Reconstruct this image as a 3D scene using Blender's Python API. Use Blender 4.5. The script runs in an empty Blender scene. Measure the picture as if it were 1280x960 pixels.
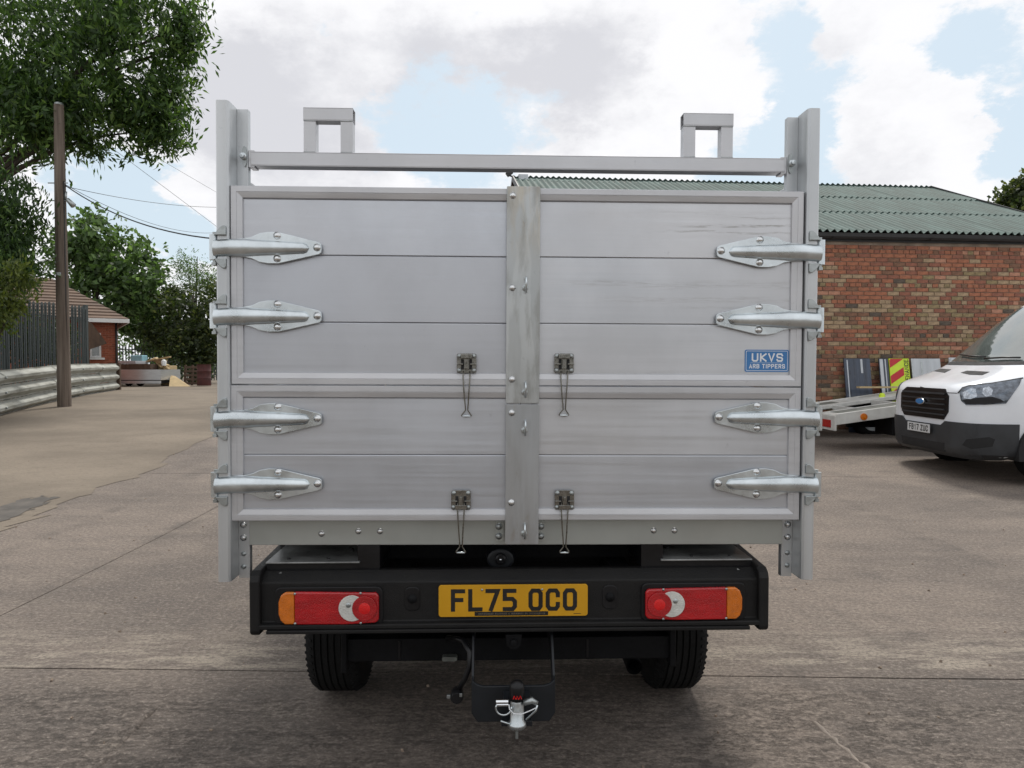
import bpy, bmesh, math, random
import numpy as np
from mathutils import Vector, Matrix, Euler, noise as mnoise
from mathutils.bvhtree import BVHTree
from mathutils.geometry import delaunay_2d_cdt
R = math.radians
random.seed(7); RNG = np.random.default_rng(7)
C = bpy.context.scene.collection
sc = bpy.context.scene

# ------------------------------------------------------------------ camera, sky, sun, exposure
F, EYE, PITCH = 890.0, 1.5, math.atan(23/890)
cam_d = bpy.data.cameras.new('camera'); cam = bpy.data.objects.new('camera', cam_d); C.objects.link(cam)
cam_d.sensor_width = 36; cam_d.lens = 36*F/1280; cam_d.clip_end = 3000; cam_d.clip_start = .02
cam.location = (0, 0, EYE); cam.rotation_euler = (R(90)-PITCH, 0, 0)
sc.camera = cam
SUN_EL, SUN_AZ = 56, 14           # azimuth clockwise from +y (ahead, a little to the right)
world = bpy.data.worlds.new('World'); sc.world = world; world.use_nodes = True
sc.view_settings.view_transform = 'Standard'; sc.view_settings.look = 'None'
sc.view_settings.exposure = 0.10; sc.view_settings.gamma = 1
sc.render.resolution_x = 1024; sc.render.resolution_y = 768
sun_d = bpy.data.lights.new('sun', 'SUN'); sun_d.energy = 2.5; sun_d.angle = R(12); sun_d.color = (1, .95, .88)
sun = bpy.data.objects.new('sun', sun_d); C.objects.link(sun)
sd = Vector((math.sin(R(SUN_AZ))*math.cos(R(SUN_EL)), math.cos(R(SUN_AZ))*math.cos(R(SUN_EL)), math.sin(R(SUN_EL))))
sun.rotation_euler = (-sd).to_track_quat('-Z', 'Y').to_euler(); sun.location = (0, 0, 30)

# where a sight line of the surveyed photograph meets a given depth
def ray(px, py):
    f = Vector((0, math.cos(PITCH), -math.sin(PITCH))); u = Vector((0, math.sin(PITCH), math.cos(PITCH)))
    return f + Vector((1, 0, 0))*(px-640)/F - u*(py-480)/F
def P(px, py, Y):
    d = ray(px, py); return Vector((0, 0, EYE)) + d*(Y/d.y)
def PX(px, Y): return (px-640)/F*Y

def build_sky():
    nt = world.node_tree; N = nt.nodes; L = nt.links
    for n in list(N): N.remove(n)
    out = N.new('ShaderNodeOutputWorld'); bg = N.new('ShaderNodeBackground'); bg.inputs[1].default_value = .10
    sky = N.new('ShaderNodeTexSky'); sky.sky_type = 'NISHITA'; sky.sun_disc = False
    sky.sun_elevation = R(SUN_EL); sky.sun_rotation = R(SUN_AZ); sky.air_density = 1.0; sky.dust_density = 2.0
    tc = N.new('ShaderNodeTexCoord')
    def mth(op, a, b=None, c=None, clamp=False):
        n = N.new('ShaderNodeMath'); n.operation = op; n.use_clamp = clamp
        for i, v in enumerate((a, b, c)):
            if v is None: continue
            if isinstance(v, (int, float)): n.inputs[i].default_value = v
            else: L.new(v, n.inputs[i])
        return n.outputs[0]
    def noise(vec, sc_, det, rough=.55, off=(0, 0, 0)):
        m = N.new('ShaderNodeMapping'); m.inputs['Location'].default_value = off; m.inputs['Scale'].default_value = (1, 1, 1.7)
        L.new(vec, m.inputs[0])
        n = N.new('ShaderNodeTexNoise'); n.inputs['Scale'].default_value = sc_; n.inputs['Detail'].default_value = det
        n.inputs['Roughness'].default_value = rough; L.new(m.outputs[0], n.inputs[0]); return n
    D = tc.outputs['Generated']
    wn = noise(D, 8, 10, .66, (3, 1, 2))
    sub = N.new('ShaderNodeVectorMath'); sub.operation = 'SUBTRACT'; L.new(wn.outputs['Color'], sub.inputs[0]); sub.inputs[1].default_value = (.5, .5, .5)
    scl = N.new('ShaderNodeVectorMath'); scl.operation = 'SCALE'; L.new(sub.outputs[0], scl.inputs[0]); scl.inputs['Scale'].default_value = .17
    add = N.new('ShaderNodeVectorMath'); add.operation = 'ADD'; L.new(D, add.inputs[0]); L.new(scl.outputs[0], add.inputs[1]); W = add.outputs[0]
    def blobs(lst):
        acc = None
        for px, py, rad, wgt in lst:
            d = ray(px, py).normalized()
            v = N.new('ShaderNodeVectorMath'); v.operation = 'DISTANCE'; L.new(W, v.inputs[0]); v.inputs[1].default_value = d
            mr = N.new('ShaderNodeMapRange'); mr.interpolation_type = 'SMOOTHSTEP'
            L.new(v.outputs['Value'], mr.inputs[0])
            mr.inputs[1].default_value = rad/F*1.25; mr.inputs[2].default_value = rad/F*.25
            mr.inputs[3].default_value = 0; mr.inputs[4].default_value = wgt
            acc = mr.outputs[0] if acc is None else mth('ADD', acc, mr.outputs[0])
        return acc
    base = noise(D, 2.6, 12, .62, (1.3, 4.2, .4)); fine = noise(D, 13, 10, .66, (2, 2, 7))
    cover = mth('MULTIPLY_ADD', base.outputs['Fac'], 1.6, -.13)
    cover = mth('ADD', cover, mth('MULTIPLY_ADD', fine.outputs['Fac'], .75, -.375))
    hole = blobs([(540, 150, 85, -0.42), (470, 155, 60, -0.34), (640, 150, 70, -0.36), (610, 30, 34, -0.36), (650, 20, 25, -0.26), (388, 22, 22, -0.34), (355, 180, 45, -0.30),
                  (1000, 90, 90, -0.47), (960, 30, 60, -0.34), (1010, 170, 70, -0.38), (1150, 75, 80, -0.34), (1250, 60, 60, -0.26),
                  (700, 150, 60, -0.26), (1240, 190, 55, -0.42), (1275, 150, 40, -0.26), (190, 255, 60, -0.38), (130, 245, 50, -0.34), (240, 290, 40, -0.30),
                  (900, 10, 45, -0.30), (930, 215, 70, -0.26), (1080, 215, 50, -0.21)])
    puff = blobs([(330, 90, 150, .42), (560, 70, 120, .35), (690, 90, 110, .4), (780, 50, 110, .5), (900, 85, 75, .55), (1090, 12, 95, .5), (1130, 170, 80, .5),
                  (1200, 140, 60, .4), (800, 180, 90, .4), (700, 190, 60, .35), (470, 200, 80, .25), (300, 180, 110, .2), (1180, 215, 60, .35), (230, 190, 60, .2)])
    cov = mth('ADD', mth('ADD', cover, hole), puff)
    mask = N.new('ShaderNodeMapRange'); mask.interpolation_type = 'SMOOTHSTEP'; L.new(cov, mask.inputs[0])
    mask.inputs[1].default_value = .36; mask.inputs[2].default_value = .66
    # grey, slightly lilac undersides inside the thick parts, white edges
    thick = blobs([(330, 150, 130, .8), (470, 95, 90, .35), (560, 130, 90, .7), (760, 85, 80, .7), (690, 100, 70, .5), (640, 90, 60, .4), (280, 110, 90, .5), (1100, 205, 60, .35), (1050, 20, 60, .25), (850, 60, 50, -.4)])
    gn = noise(D, 6.5, 10, .62, (9, 2, 1))
    g = mth('ADD', mth('MULTIPLY_ADD', gn.outputs['Fac'], 2.4, -1.15), thick)
    gm = N.new('ShaderNodeMapRange'); gm.interpolation_type = 'SMOOTHSTEP'; L.new(g, gm.inputs[0]); gm.inputs[1].default_value = -.1; gm.inputs[2].default_value = 1.1
    cm = N.new('ShaderNodeMix'); cm.data_type = 'RGBA'; L.new(gm.outputs[0], cm.inputs['Factor'])
    cm.inputs['A'].default_value = (9.3, 9.3, 9.5, 1); cm.inputs['B'].default_value = (6.7, 6.75, 7.15, 1)
    # hazy blue between the clouds
    hz = N.new('ShaderNodeMix'); hz.data_type = 'RGBA'; hz.inputs['Factor'].default_value = .80
    L.new(sky.outputs[0], hz.inputs['A']); hz.inputs['B'].default_value = (6.9, 8.1, 8.95, 1)
    mx = N.new('ShaderNodeMix'); mx.data_type = 'RGBA'; L.new(mask.outputs[0], mx.inputs['Factor'])
    L.new(hz.outputs['Result'], mx.inputs['A']); L.new(cm.outputs['Result'], mx.inputs['B'])
    L.new(mx.outputs['Result'], bg.inputs[0]); L.new(bg.outputs[0], out.inputs[0])
build_sky()

# ------------------------------------------------------------------ materials
def mat(name, col, rough=.6, metal=0., var=.15, scale=(6, 6, 6), bump=0., bscale=40., col2=None, coat=0., spec=.5, mid=None, detail=6, trans=0., space='Object'):
    m = bpy.data.materials.new(name); m.use_nodes = True; nt = m.node_tree; N = nt.nodes; L = nt.links
    b = N['Principled BSDF']; b.inputs['Roughness'].default_value = rough; b.inputs['Metallic'].default_value = metal
    b.inputs['Specular IOR Level'].default_value = spec; b.inputs['Coat Weight'].default_value = coat
    tc = N.new('ShaderNodeTexCoord'); mp = N.new('ShaderNodeMapping'); mp.inputs['Scale'].default_value = scale
    L.new(tc.outputs[space], mp.inputs[0])
    no = N.new('ShaderNodeTexNoise'); no.inputs['Scale'].default_value = 1; no.inputs['Detail'].default_value = detail; no.inputs['Roughness'].default_value = .62
    L.new(mp.outputs[0], no.inputs[0])
    cr = N.new('ShaderNodeValToRGB'); L.new(no.outputs['Fac'], cr.inputs[0])
    c2 = col2 if col2 else tuple(min(1, c*(1+var)) for c in col)
    c1 = tuple(c*(1-var) for c in col) if not col2 else col
    cr.color_ramp.elements[0].position = .33; cr.color_ramp.elements[1].position = .67
    cr.color_ramp.elements[0].color = (*c1, 1); cr.color_ramp.elements[1].color = (*c2, 1)
    if mid:
        e = cr.color_ramp.elements.new(.5); e.color = (*mid, 1)
    L.new(cr.outputs[0], b.inputs['Base Color'])
    mr = N.new('ShaderNodeMapRange'); L.new(no.outputs['Fac'], mr.inputs[0]); mr.inputs[1].default_value = .3; mr.inputs[2].default_value = .7
    mr.inputs[3].default_value = max(0, rough-.07); mr.inputs[4].default_value = min(1, rough+.09); L.new(mr.outputs[0], b.inputs['Roughness'])
    if bump:
        n2 = N.new('ShaderNodeTexNoise'); n2.inputs['Scale'].default_value = bscale; n2.inputs['Detail'].default_value = 5
        L.new(tc.outputs[space], n2.inputs[0]); bp = N.new('ShaderNodeBump'); bp.inputs['Strength'].default_value = bump; bp.inputs['Distance'].default_value = .01
        L.new(n2.outputs['Fac'], bp.inputs['Height']); L.new(bp.outputs[0], b.inputs['Normal'])
    if trans:
        b.inputs['Transmission Weight'].default_value = trans
    return m
def math_node(nt, op, a, b=None, c=None):
    n = nt.nodes.new('ShaderNodeMath'); n.operation = op
    for i, v in enumerate((a, b, c)):
        if v is None: continue
        if isinstance(v, (int, float)): n.inputs[i].default_value = v
        else: nt.links.new(v, n.inputs[i])
    return n.outputs[0]
def nz(nt, vec, scale, loc=(0, 0, 0), s=1., det=5, rough=.6):
    mp = nt.nodes.new('ShaderNodeMapping'); mp.inputs['Scale'].default_value = scale; mp.inputs['Location'].default_value = loc; nt.links.new(vec, mp.inputs[0])
    n = nt.nodes.new('ShaderNodeTexNoise'); n.inputs['Scale'].default_value = s; n.inputs['Detail'].default_value = det; n.inputs['Roughness'].default_value = rough
    nt.links.new(mp.outputs[0], n.inputs[0]); return n.outputs['Fac']
def ramp(nt, fac, a, b, smooth=True):
    n = nt.nodes.new('ShaderNodeMapRange'); n.interpolation_type = 'SMOOTHSTEP' if smooth else 'LINEAR'
    nt.links.new(fac, n.inputs[0]); n.inputs[1].default_value = a; n.inputs[2].default_value = b; return n.outputs[0]
def mixc(nt, fac, a, b, mode='MIX'):
    n = nt.nodes.new('ShaderNodeMix'); n.data_type = 'RGBA'; n.blend_type = mode
    if isinstance(fac, float): n.inputs['Factor'].default_value = fac
    else: nt.links.new(fac, n.inputs['Factor'])
    for k, v in (('A', a), ('B', b)):
        if isinstance(v, tuple): n.inputs[k].default_value = (*v, 1)
        else: nt.links.new(v, n.inputs[k])
    return n.outputs['Result']

def alu_mat(name, base=(.60, .61, .63), rough=.42, metal=.55, streak=(1.2, 3, 55), stain=.0, staincol=(.30, .25, .18), seed=0., smear=None):
    m = bpy.data.materials.new(name); m.use_nodes = True; nt = m.node_tree; N = nt.nodes; L = nt.links; b = N['Principled BSDF']
    v = N.new('ShaderNodeTexCoord').outputs['Object']
    big = nz(nt, v, (2.2, 2, 1.6), (seed, 0, 0)); st = nz(nt, v, streak, (seed, 2, 1), 1, 4)
    fine = nz(nt, v, tuple(q*6 for q in streak), (seed, 5, 1), 1, 3)
    k = math_node(nt, 'ADD', math_node(nt, 'MULTIPLY', big, .7), math_node(nt, 'MULTIPLY', st, .3))
    c = mixc(nt, ramp(nt, k, .36, .62), tuple(q*.91 for q in base), tuple(min(1, q*1.06) for q in base))
    c = mixc(nt, math_node(nt, 'MULTIPLY', ramp(nt, nz(nt, v, (1.1, 1, .9), (seed+20, 4, 2), 1, 3), .40, .62), .30), c, (base[0]*1.03, base[1]*.99, base[2]*.95))
    # rub marks and dark smears
    sm = ramp(nt, nz(nt, v, (3.5, 2, 26), (seed+4, 1, 3), 1, 6, .7), .62, .80)
    area = ramp(nt, nz(nt, v, (1.6, 1, 3.1), (seed+9, 1, 3), 1, 2), .57, .66)
    c = mixc(nt, math_node(nt, 'MULTIPLY', math_node(nt, 'MULTIPLY', sm, area), .55), c, tuple(q*.45 for q in base))
    sp = ramp(nt, nz(nt, v, (26, 26, 26), (seed, 7, 3), 1, 3), .68, .76)
    c = mixc(nt, math_node(nt, 'MULTIPLY', sp, .25), c, tuple(q*.55 for q in base))
    if smear:      # dark transport rub marks at one place on the plank
        sp_ = N.new('ShaderNodeSeparateXYZ'); L.new(v, sp_.inputs[0])
        for zc, hw, x0, str_ in smear:
            wob = math_node(nt, 'MULTIPLY_ADD', nz(nt, v, (4, 1, 1), (seed+zc*37, 0, 0), 1, 4), .040, -.020)
            dz_ = math_node(nt, 'ABSOLUTE', math_node(nt, 'ADD', math_node(nt, 'SUBTRACT', sp_.outputs['Z'], zc), wob))
            line = ramp(nt, dz_, hw, hw*.15); grain_ = ramp(nt, nz(nt, v, (9, 2, 160), (seed, 3, 0), 1, 5, .8), .42, .62)
            f_ = math_node(nt, 'MULTIPLY', math_node(nt, 'MULTIPLY', line, grain_), ramp(nt, sp_.outputs['X'], x0, x0+.22))
            c = mixc(nt, math_node(nt, 'MULTIPLY', f_, str_), c, (.22, .205, .18))
    if stain:
        sz_ = N.new('ShaderNodeSeparateXYZ'); L.new(v, sz_.inputs[0])
        c = mixc(nt, math_node(nt, 'MULTIPLY', math_node(nt, 'MULTIPLY', ramp(nt, sz_.outputs['Z'], 1.80, 2.06), ramp(nt, nz(nt, v, (30, 9, 6), (seed+8, 3, 3), 1, 6, .65), .34, .60)), stain*.6), c, (.47, .40, .29))
        c = mixc(nt, math_node(nt, 'MULTIPLY', ramp(nt, nz(nt, v, (16, 9, 2.4), (seed+5, 3, 3), 1, 4, .5), .47, .52), stain*.30), c, tuple(q*.62 for q in base))
        s1 = ramp(nt, nz(nt, v, (14, 9, 3.2), (seed+2, 3, 3), 1, 6, .65), .48, .62)
        s2 = ramp(nt, nz(nt, v, (22, 9, 7), (seed+6, 3, 3), 1, 6, .7), .55, .66)
        c = mixc(nt, math_node(nt, 'MULTIPLY', s1, stain*.55), c, (.27, .27, .25))
        c = mixc(nt, math_node(nt, 'MULTIPLY', math_node(nt, 'MULTIPLY', s1, s2), stain), c, staincol)
    L.new(c, b.inputs['Base Color']); b.inputs['Metallic'].default_value = metal
    rr = N.new('ShaderNodeMapRange'); L.new(st, rr.inputs[0]); rr.inputs[1].default_value = .3; rr.inputs[2].default_value = .7
    rr.inputs[3].default_value = rough-.08; rr.inputs[4].default_value = rough+.1; L.new(rr.outputs[0], b.inputs['Roughness'])
    bp = N.new('ShaderNodeBump'); bp.inputs['Strength'].default_value = .045; bp.inputs['Distance'].default_value = .002
    L.new(math_node(nt, 'ADD', fine, math_node(nt, 'MULTIPLY', big, 9)), bp.inputs['Height']); L.new(bp.outputs[0], b.inputs['Normal'])
    return m
M = {}
M['alu'] = alu_mat('aluminium plank', (0.565, 0.588, 0.627), .37, .68)
M['alu2'] = alu_mat('aluminium plank shade tone', (0.520, 0.542, 0.581), .37, .68, seed=5.3)  # darker copy, weaker light on the left gates put into its colour
M['alu3'] = alu_mat('aluminium plank lit tone', (0.616, 0.633, 0.661), .37, .68, seed=11.1)  # paler copy, stronger light on the right gates put into its colour
M['alu4'] = alu_mat('aluminium plank rubbed', (0.605, 0.618, 0.641), .37, .68, seed=14.1, smear=((2.024, .009, .62, .35), (1.995, .007, .50, .75), (1.972, .006, .40, .55), (2.040, .012, .3, .15)))
M['alu5'] = alu_mat('aluminium plank scuffed', (0.605, 0.623, 0.651), .37, .68, seed=17.1, smear=((1.79, .020, .05, .28), (1.735, .016, .20, .22), (1.71, .008, .45, .2)))
M['frame'] = alu_mat('aluminium frame', (0.575, 0.583, 0.601), .40, .55, (3, 3, 60), seed=2.)
M['stile'] = alu_mat('aluminium stile', (0.554, 0.613, 0.631), .38, .6, (60, 3, 2), seed=3.)
M['post'] = alu_mat('aluminium post', (0.565, 0.588, 0.601), .36, .6, (50, 30, 1.0), seed=8.)
M['cover'] = alu_mat('stained cover strip', (.50, .52, .52), .34, .65, (30, 3, 2), stain=1.0, seed=1.5)
M['cover2'] = alu_mat('cover strip lower', (.44, .46, .475), .36, .65, (30, 3, 2), stain=.35, seed=7.5)
M['rail'] = alu_mat('galvanised rail', (.40, .415, .39), .5, .6, (3, 3, 8), seed=6.)
M['zinc'] = mat('zinc plated steel', (.64, .69, .71), .30, .95, .20, (9, 9, 9), .04, 30)
M['zincdark'] = mat('dull zinc', (.42, .45, .45), .38, .85, .15, (12, 12, 12), .15, 60)
M['latch'] = mat('plated latch', (.24, .235, .215), .25, .95, .25, (60, 60, 60))
M['wire'] = mat('latch wire', (.20, .19, .165), .28, .95, .1, (30, 30, 30))
M['boltc'] = mat('bolt head', (.72, .73, .73), .2, .95, .1, (60, 60, 60))
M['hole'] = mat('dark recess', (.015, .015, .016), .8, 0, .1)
M['blackp'] = mat('black plastic', (.007, .007, .0075), .48, 0, .25, (7, 7, 14), .25, 400, spec=.28, col2=(.012, .0115, .011))
M['blackm'] = mat('black painted steel', (.008, .008, .009), .34, 0, .3, (4, 4, 4), .1, 60, spec=.35)
M['shelf'] = mat('sky sheen steel', (.26, .265, .26), .36, .5, .5, (7, 7, 7), .1, 50)  # reflected sky on the step plates lifted into a grey base
M['chassis'] = mat('dark chassis steel', (.007, .0072, .008), .65, 0, .35, (5, 5, 5), .2, 60, spec=.15)
M['bluegrey'] = mat('dark blue grey steel', (.009, .011, .014), .5, .1, .25, (8, 8, 8))
M['rubber'] = mat('tyre rubber', (.010, .010, .010), .8, 0, .3, (9, 9, 9), .3, 90, spec=.2)
M['platey'] = mat('plate yellow', (.60, .305, .008), .38, 0, .06, (9, 9, 9))
M['platew'] = mat('plate white', (.62, .63, .63), .4, 0, .05)
M['ink'] = mat('plate black', (.012, .012, .012), .4, 0, .1)
M['red'] = mat('red lens', (.40, .004, .008), .12, 0, .22, (9, 9, 30), .3, 260, coat=.6)
M['redb'] = mat('bright red lens', (.72, .010, .012), .12, 0, .15, (40, 40, 40), .2, 260, coat=.6)
M['amber'] = mat('amber lens', (.62, .155, .006), .14, 0, .15, (30, 30, 30), .3, 260, coat=.6)
M['clear'] = mat('clear lens', (.62, .62, .58), .14, 0, .12, (40, 40, 40), .3, 200, coat=.5)
M['blue'] = mat('sticker blue', (.050, .20, .47), .35, 0, .05)
M['white'] = mat('print white', (.80, .82, .84), .4, 0, .03)
M['vanw'] = mat('van white paint', (.80, .83, .87), .18, 0, .03, (2, 2, 2), coat=.6)
M['vangrey'] = mat('van grey bumper', (.034, .037, .041), .5, 0, .2, (5, 5, 5), .15, 300)
M['glass'] = mat('windscreen glass', (.12, .14, .13), .05, 0, .2, (2, 2, 2), spec=.9, coat=.9)
M['lens'] = mat('headlamp reflector', (.42, .45, .49), .15, .8, .4, (30, 30, 30))
M['lampglass'] = mat('headlamp glass', (.13, .15, .18), .10, .35, .6, (14, 14, 20), coat=.8)
M['chrome'] = mat('chrome', (.8, .82, .85), .1, 1, .05)
M['navy'] = mat('navy panel', (.035, .048, .075), .3, .1, .5, (14, 3, 1), coat=.3)
M['panelw'] = mat('grey white panel', (.50, .53, .56), .4, .0, .15, (9, 3, 1), coat=.2)
M['chevred'] = mat('chevron red', (.50, .012, .022), .35, 0, .05)
M['chevyel'] = mat('chevron yellow', (.60, .78, .035), .35, 0, .04)
M['bedw'] = mat('worn white bed paint', (.50, .50, .47), .45, 0, .25, (5, 5, 5), .15, 40, col2=(.66, .67, .64), mid=(.60, .60, .57))
M['bedt'] = mat('worn bed track', (.20, .21, .19), .55, .2, .4, (6, 6, 6), .3, 60)
M['woodpole'] = mat('weathered pole timber', (.075, .055, .042), .85, 0, .3, (22, 22, .7), .5, 30, col2=(.19, .155, .125))
M['ply'] = mat('plywood', (.50, .38, .21), .8, 0, .15, (4, 4, 9), .2, 30)
M['brownwood'] = mat('brown boards', (.10, .065, .045), .85, 0, .3, (8, 8, 2), .3, 30)
M['galvbar'] = mat('weathered galvanised barrier', (.20, .20, .17), .6, .3, .3, (1.6, 1.6, 7), .2, 20, col2=(.40, .41, .375), mid=(.34, .345, .31))
M['pale'] = mat('grey green palisade', (.075, .09, .09), .6, .2, .3, (6, 6, 1), .2, 30, space='Generated')
M['roofg'] = mat('green mineral roof', (.058, .078, .068), .8, 0, .3, (1.0, .30, .8), .4, 30, col2=(.178, .24, .215), mid=(.132, .185, .168), space='Object')
M['rooftile'] = mat('brown roof tiles', (.11, .075, .055), .85, 0, .3, (2, 2, 2), .3, 10, col2=(.19, .13, .095))
M['gutter'] = mat('black gutter', (.018, .018, .018), .5, 0, .3, (3, 3, 3))
M['mortar'] = mat('mortar', (.27, .21, .16), .95, 0, .35, (3, 3, 3), .5, 30)
M['palemortar'] = mat('pale mortar', (.23, .195, .165), .9, 0, .2, (20, 20, 20), .4, 60)
M['hutbrick'] = mat('hut red brick', (.26, .075, .040), .9, 0, .25, (9, 9, 24), .4, 30)
def bricktex(m, w=.225, h=.075):
    nt = m.node_tree; b = nt.nodes['Principled BSDF']; old = b.inputs['Base Color'].links[0].from_socket
    tc = nt.nodes.new('ShaderNodeTexCoord'); sp = nt.nodes.new('ShaderNodeSeparateXYZ'); nt.links.new(tc.outputs['Object'], sp.inputs[0])
    cb = nt.nodes.new('ShaderNodeCombineXYZ'); nt.links.new(math_node(nt, 'ADD', sp.outputs['X'], sp.outputs['Y']), cb.inputs[0]); nt.links.new(sp.outputs['Z'], cb.inputs[1])
    t = nt.nodes.new('ShaderNodeTexBrick'); nt.links.new(cb.outputs[0], t.inputs[0]); t.inputs['Scale'].default_value = 1; t.inputs['Brick Width'].default_value = w; t.inputs['Row Height'].default_value = h; t.inputs['Mortar Size'].default_value = .008
    t.inputs['Color1'].default_value = (.80, .80, .80, 1); t.inputs['Color2'].default_value = (1.25, 1.15, 1.1, 1); t.inputs['Mortar'].default_value = (1.2, 1.9, 2.4, 1)
    nt.links.new(mixc(nt, 1.0, old, t.outputs['Color'], 'MULTIPLY'), b.inputs['Base Color'])
bricktex(M['hutbrick'])
M['winw'] = mat('white window paint', (.75, .76, .75), .5, 0, .05)
M['silver'] = mat('silver dropside', (.55, .57, .58), .35, .5, .1, (3, 3, 30))
M['darkred'] = mat('oxide red paint', (.075, .022, .020), .7, 0, .3, (5, 5, 5), .3, 20)
M['bluecan'] = mat('pale blue plastic', (.30, .55, .62), .5, 0, .1)
M['seam'] = mat('dark seam', (.04, .04, .04), .8, 0, .1)

BR = [mat('brick orange red', (.315, .125, .070), .9, 0, .25, (13, 13, 13), .5, 60),
      mat('brick red', (.245, .10, .064), .9, 0, .25, (13, 13, 13), .5, 60),
      mat('brick buff', (.33, .235, .145), .9, 0, .25, (13, 13, 13), .5, 60),
      mat('brick brown', (.19, .10, .062), .9, 0, .3, (13, 13, 13), .5, 60),
      mat('brick dark', (.095, .075, .058), .9, 0, .35, (13, 13, 13), .5, 60),
      mat('brick olive', (.24, .18, .095), .9, 0, .3, (13, 13, 13), .5, 60),
      mat('brick pinkish', (.40, .20, .13), .9, 0, .2, (13, 13, 13), .5, 60)]

def leafmat(name, c):
    m = bpy.data.materials.new(name); m.use_nodes = True; nt = m.node_tree; N = nt.nodes; L = nt.links
    b = N['Principled BSDF']; b.inputs['Roughness'].default_value = .5; b.inputs['Specular IOR Level'].default_value = .35
    v = N.new('ShaderNodeTexCoord').outputs['Object']
    f = ramp(nt, nz(nt, v, (1.7, 1.7, 1.7), det=3), .35, .65)
    L.new(mixc(nt, f, tuple(q*.75 for q in c), tuple(q*1.25 for q in c)), b.inputs['Base Color'])
    tr = N.new('ShaderNodeBsdfTranslucent'); tr.inputs[0].default_value = (c[0]*1.7, c[1]*1.9, c[2]*.9, 1)
    ms = N.new('ShaderNodeMixShader'); ms.inputs[0].default_value = .33
    L.new(b.outputs[0], ms.inputs[1]); L.new(tr.outputs[0], ms.inputs[2]); L.new(ms.outputs[0], N['Material Output'].inputs[0])
    return m
LEAF_A = [leafmat('leaf dark', (.030, .060, .019)), leafmat('leaf mid', (.062, .116, .033)), leafmat('leaf light', (.135, .215, .058))]
LEAF_B = [leafmat('leaf far dark', (.050, .085, .032)), leafmat('leaf far mid', (.090, .150, .055)), leafmat('leaf far light', (.15, .23, .095))]
LEAF_C = [leafmat('leaf olive dark', (.030, .045, .018)), leafmat('leaf olive', (.060, .080, .028)), leafmat('leaf olive light', (.11, .125, .045))]
LEAF_D = [leafmat('leaf yellow green', (.070, .095, .020)), leafmat('leaf yellow', (.11, .135, .028)), leafmat('leaf moss', (.045, .065, .018))]
M['bark'] = mat('bark', (.055, .045, .035), .9, 0, .3, (12, 12, 2), .6, 20)

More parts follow.
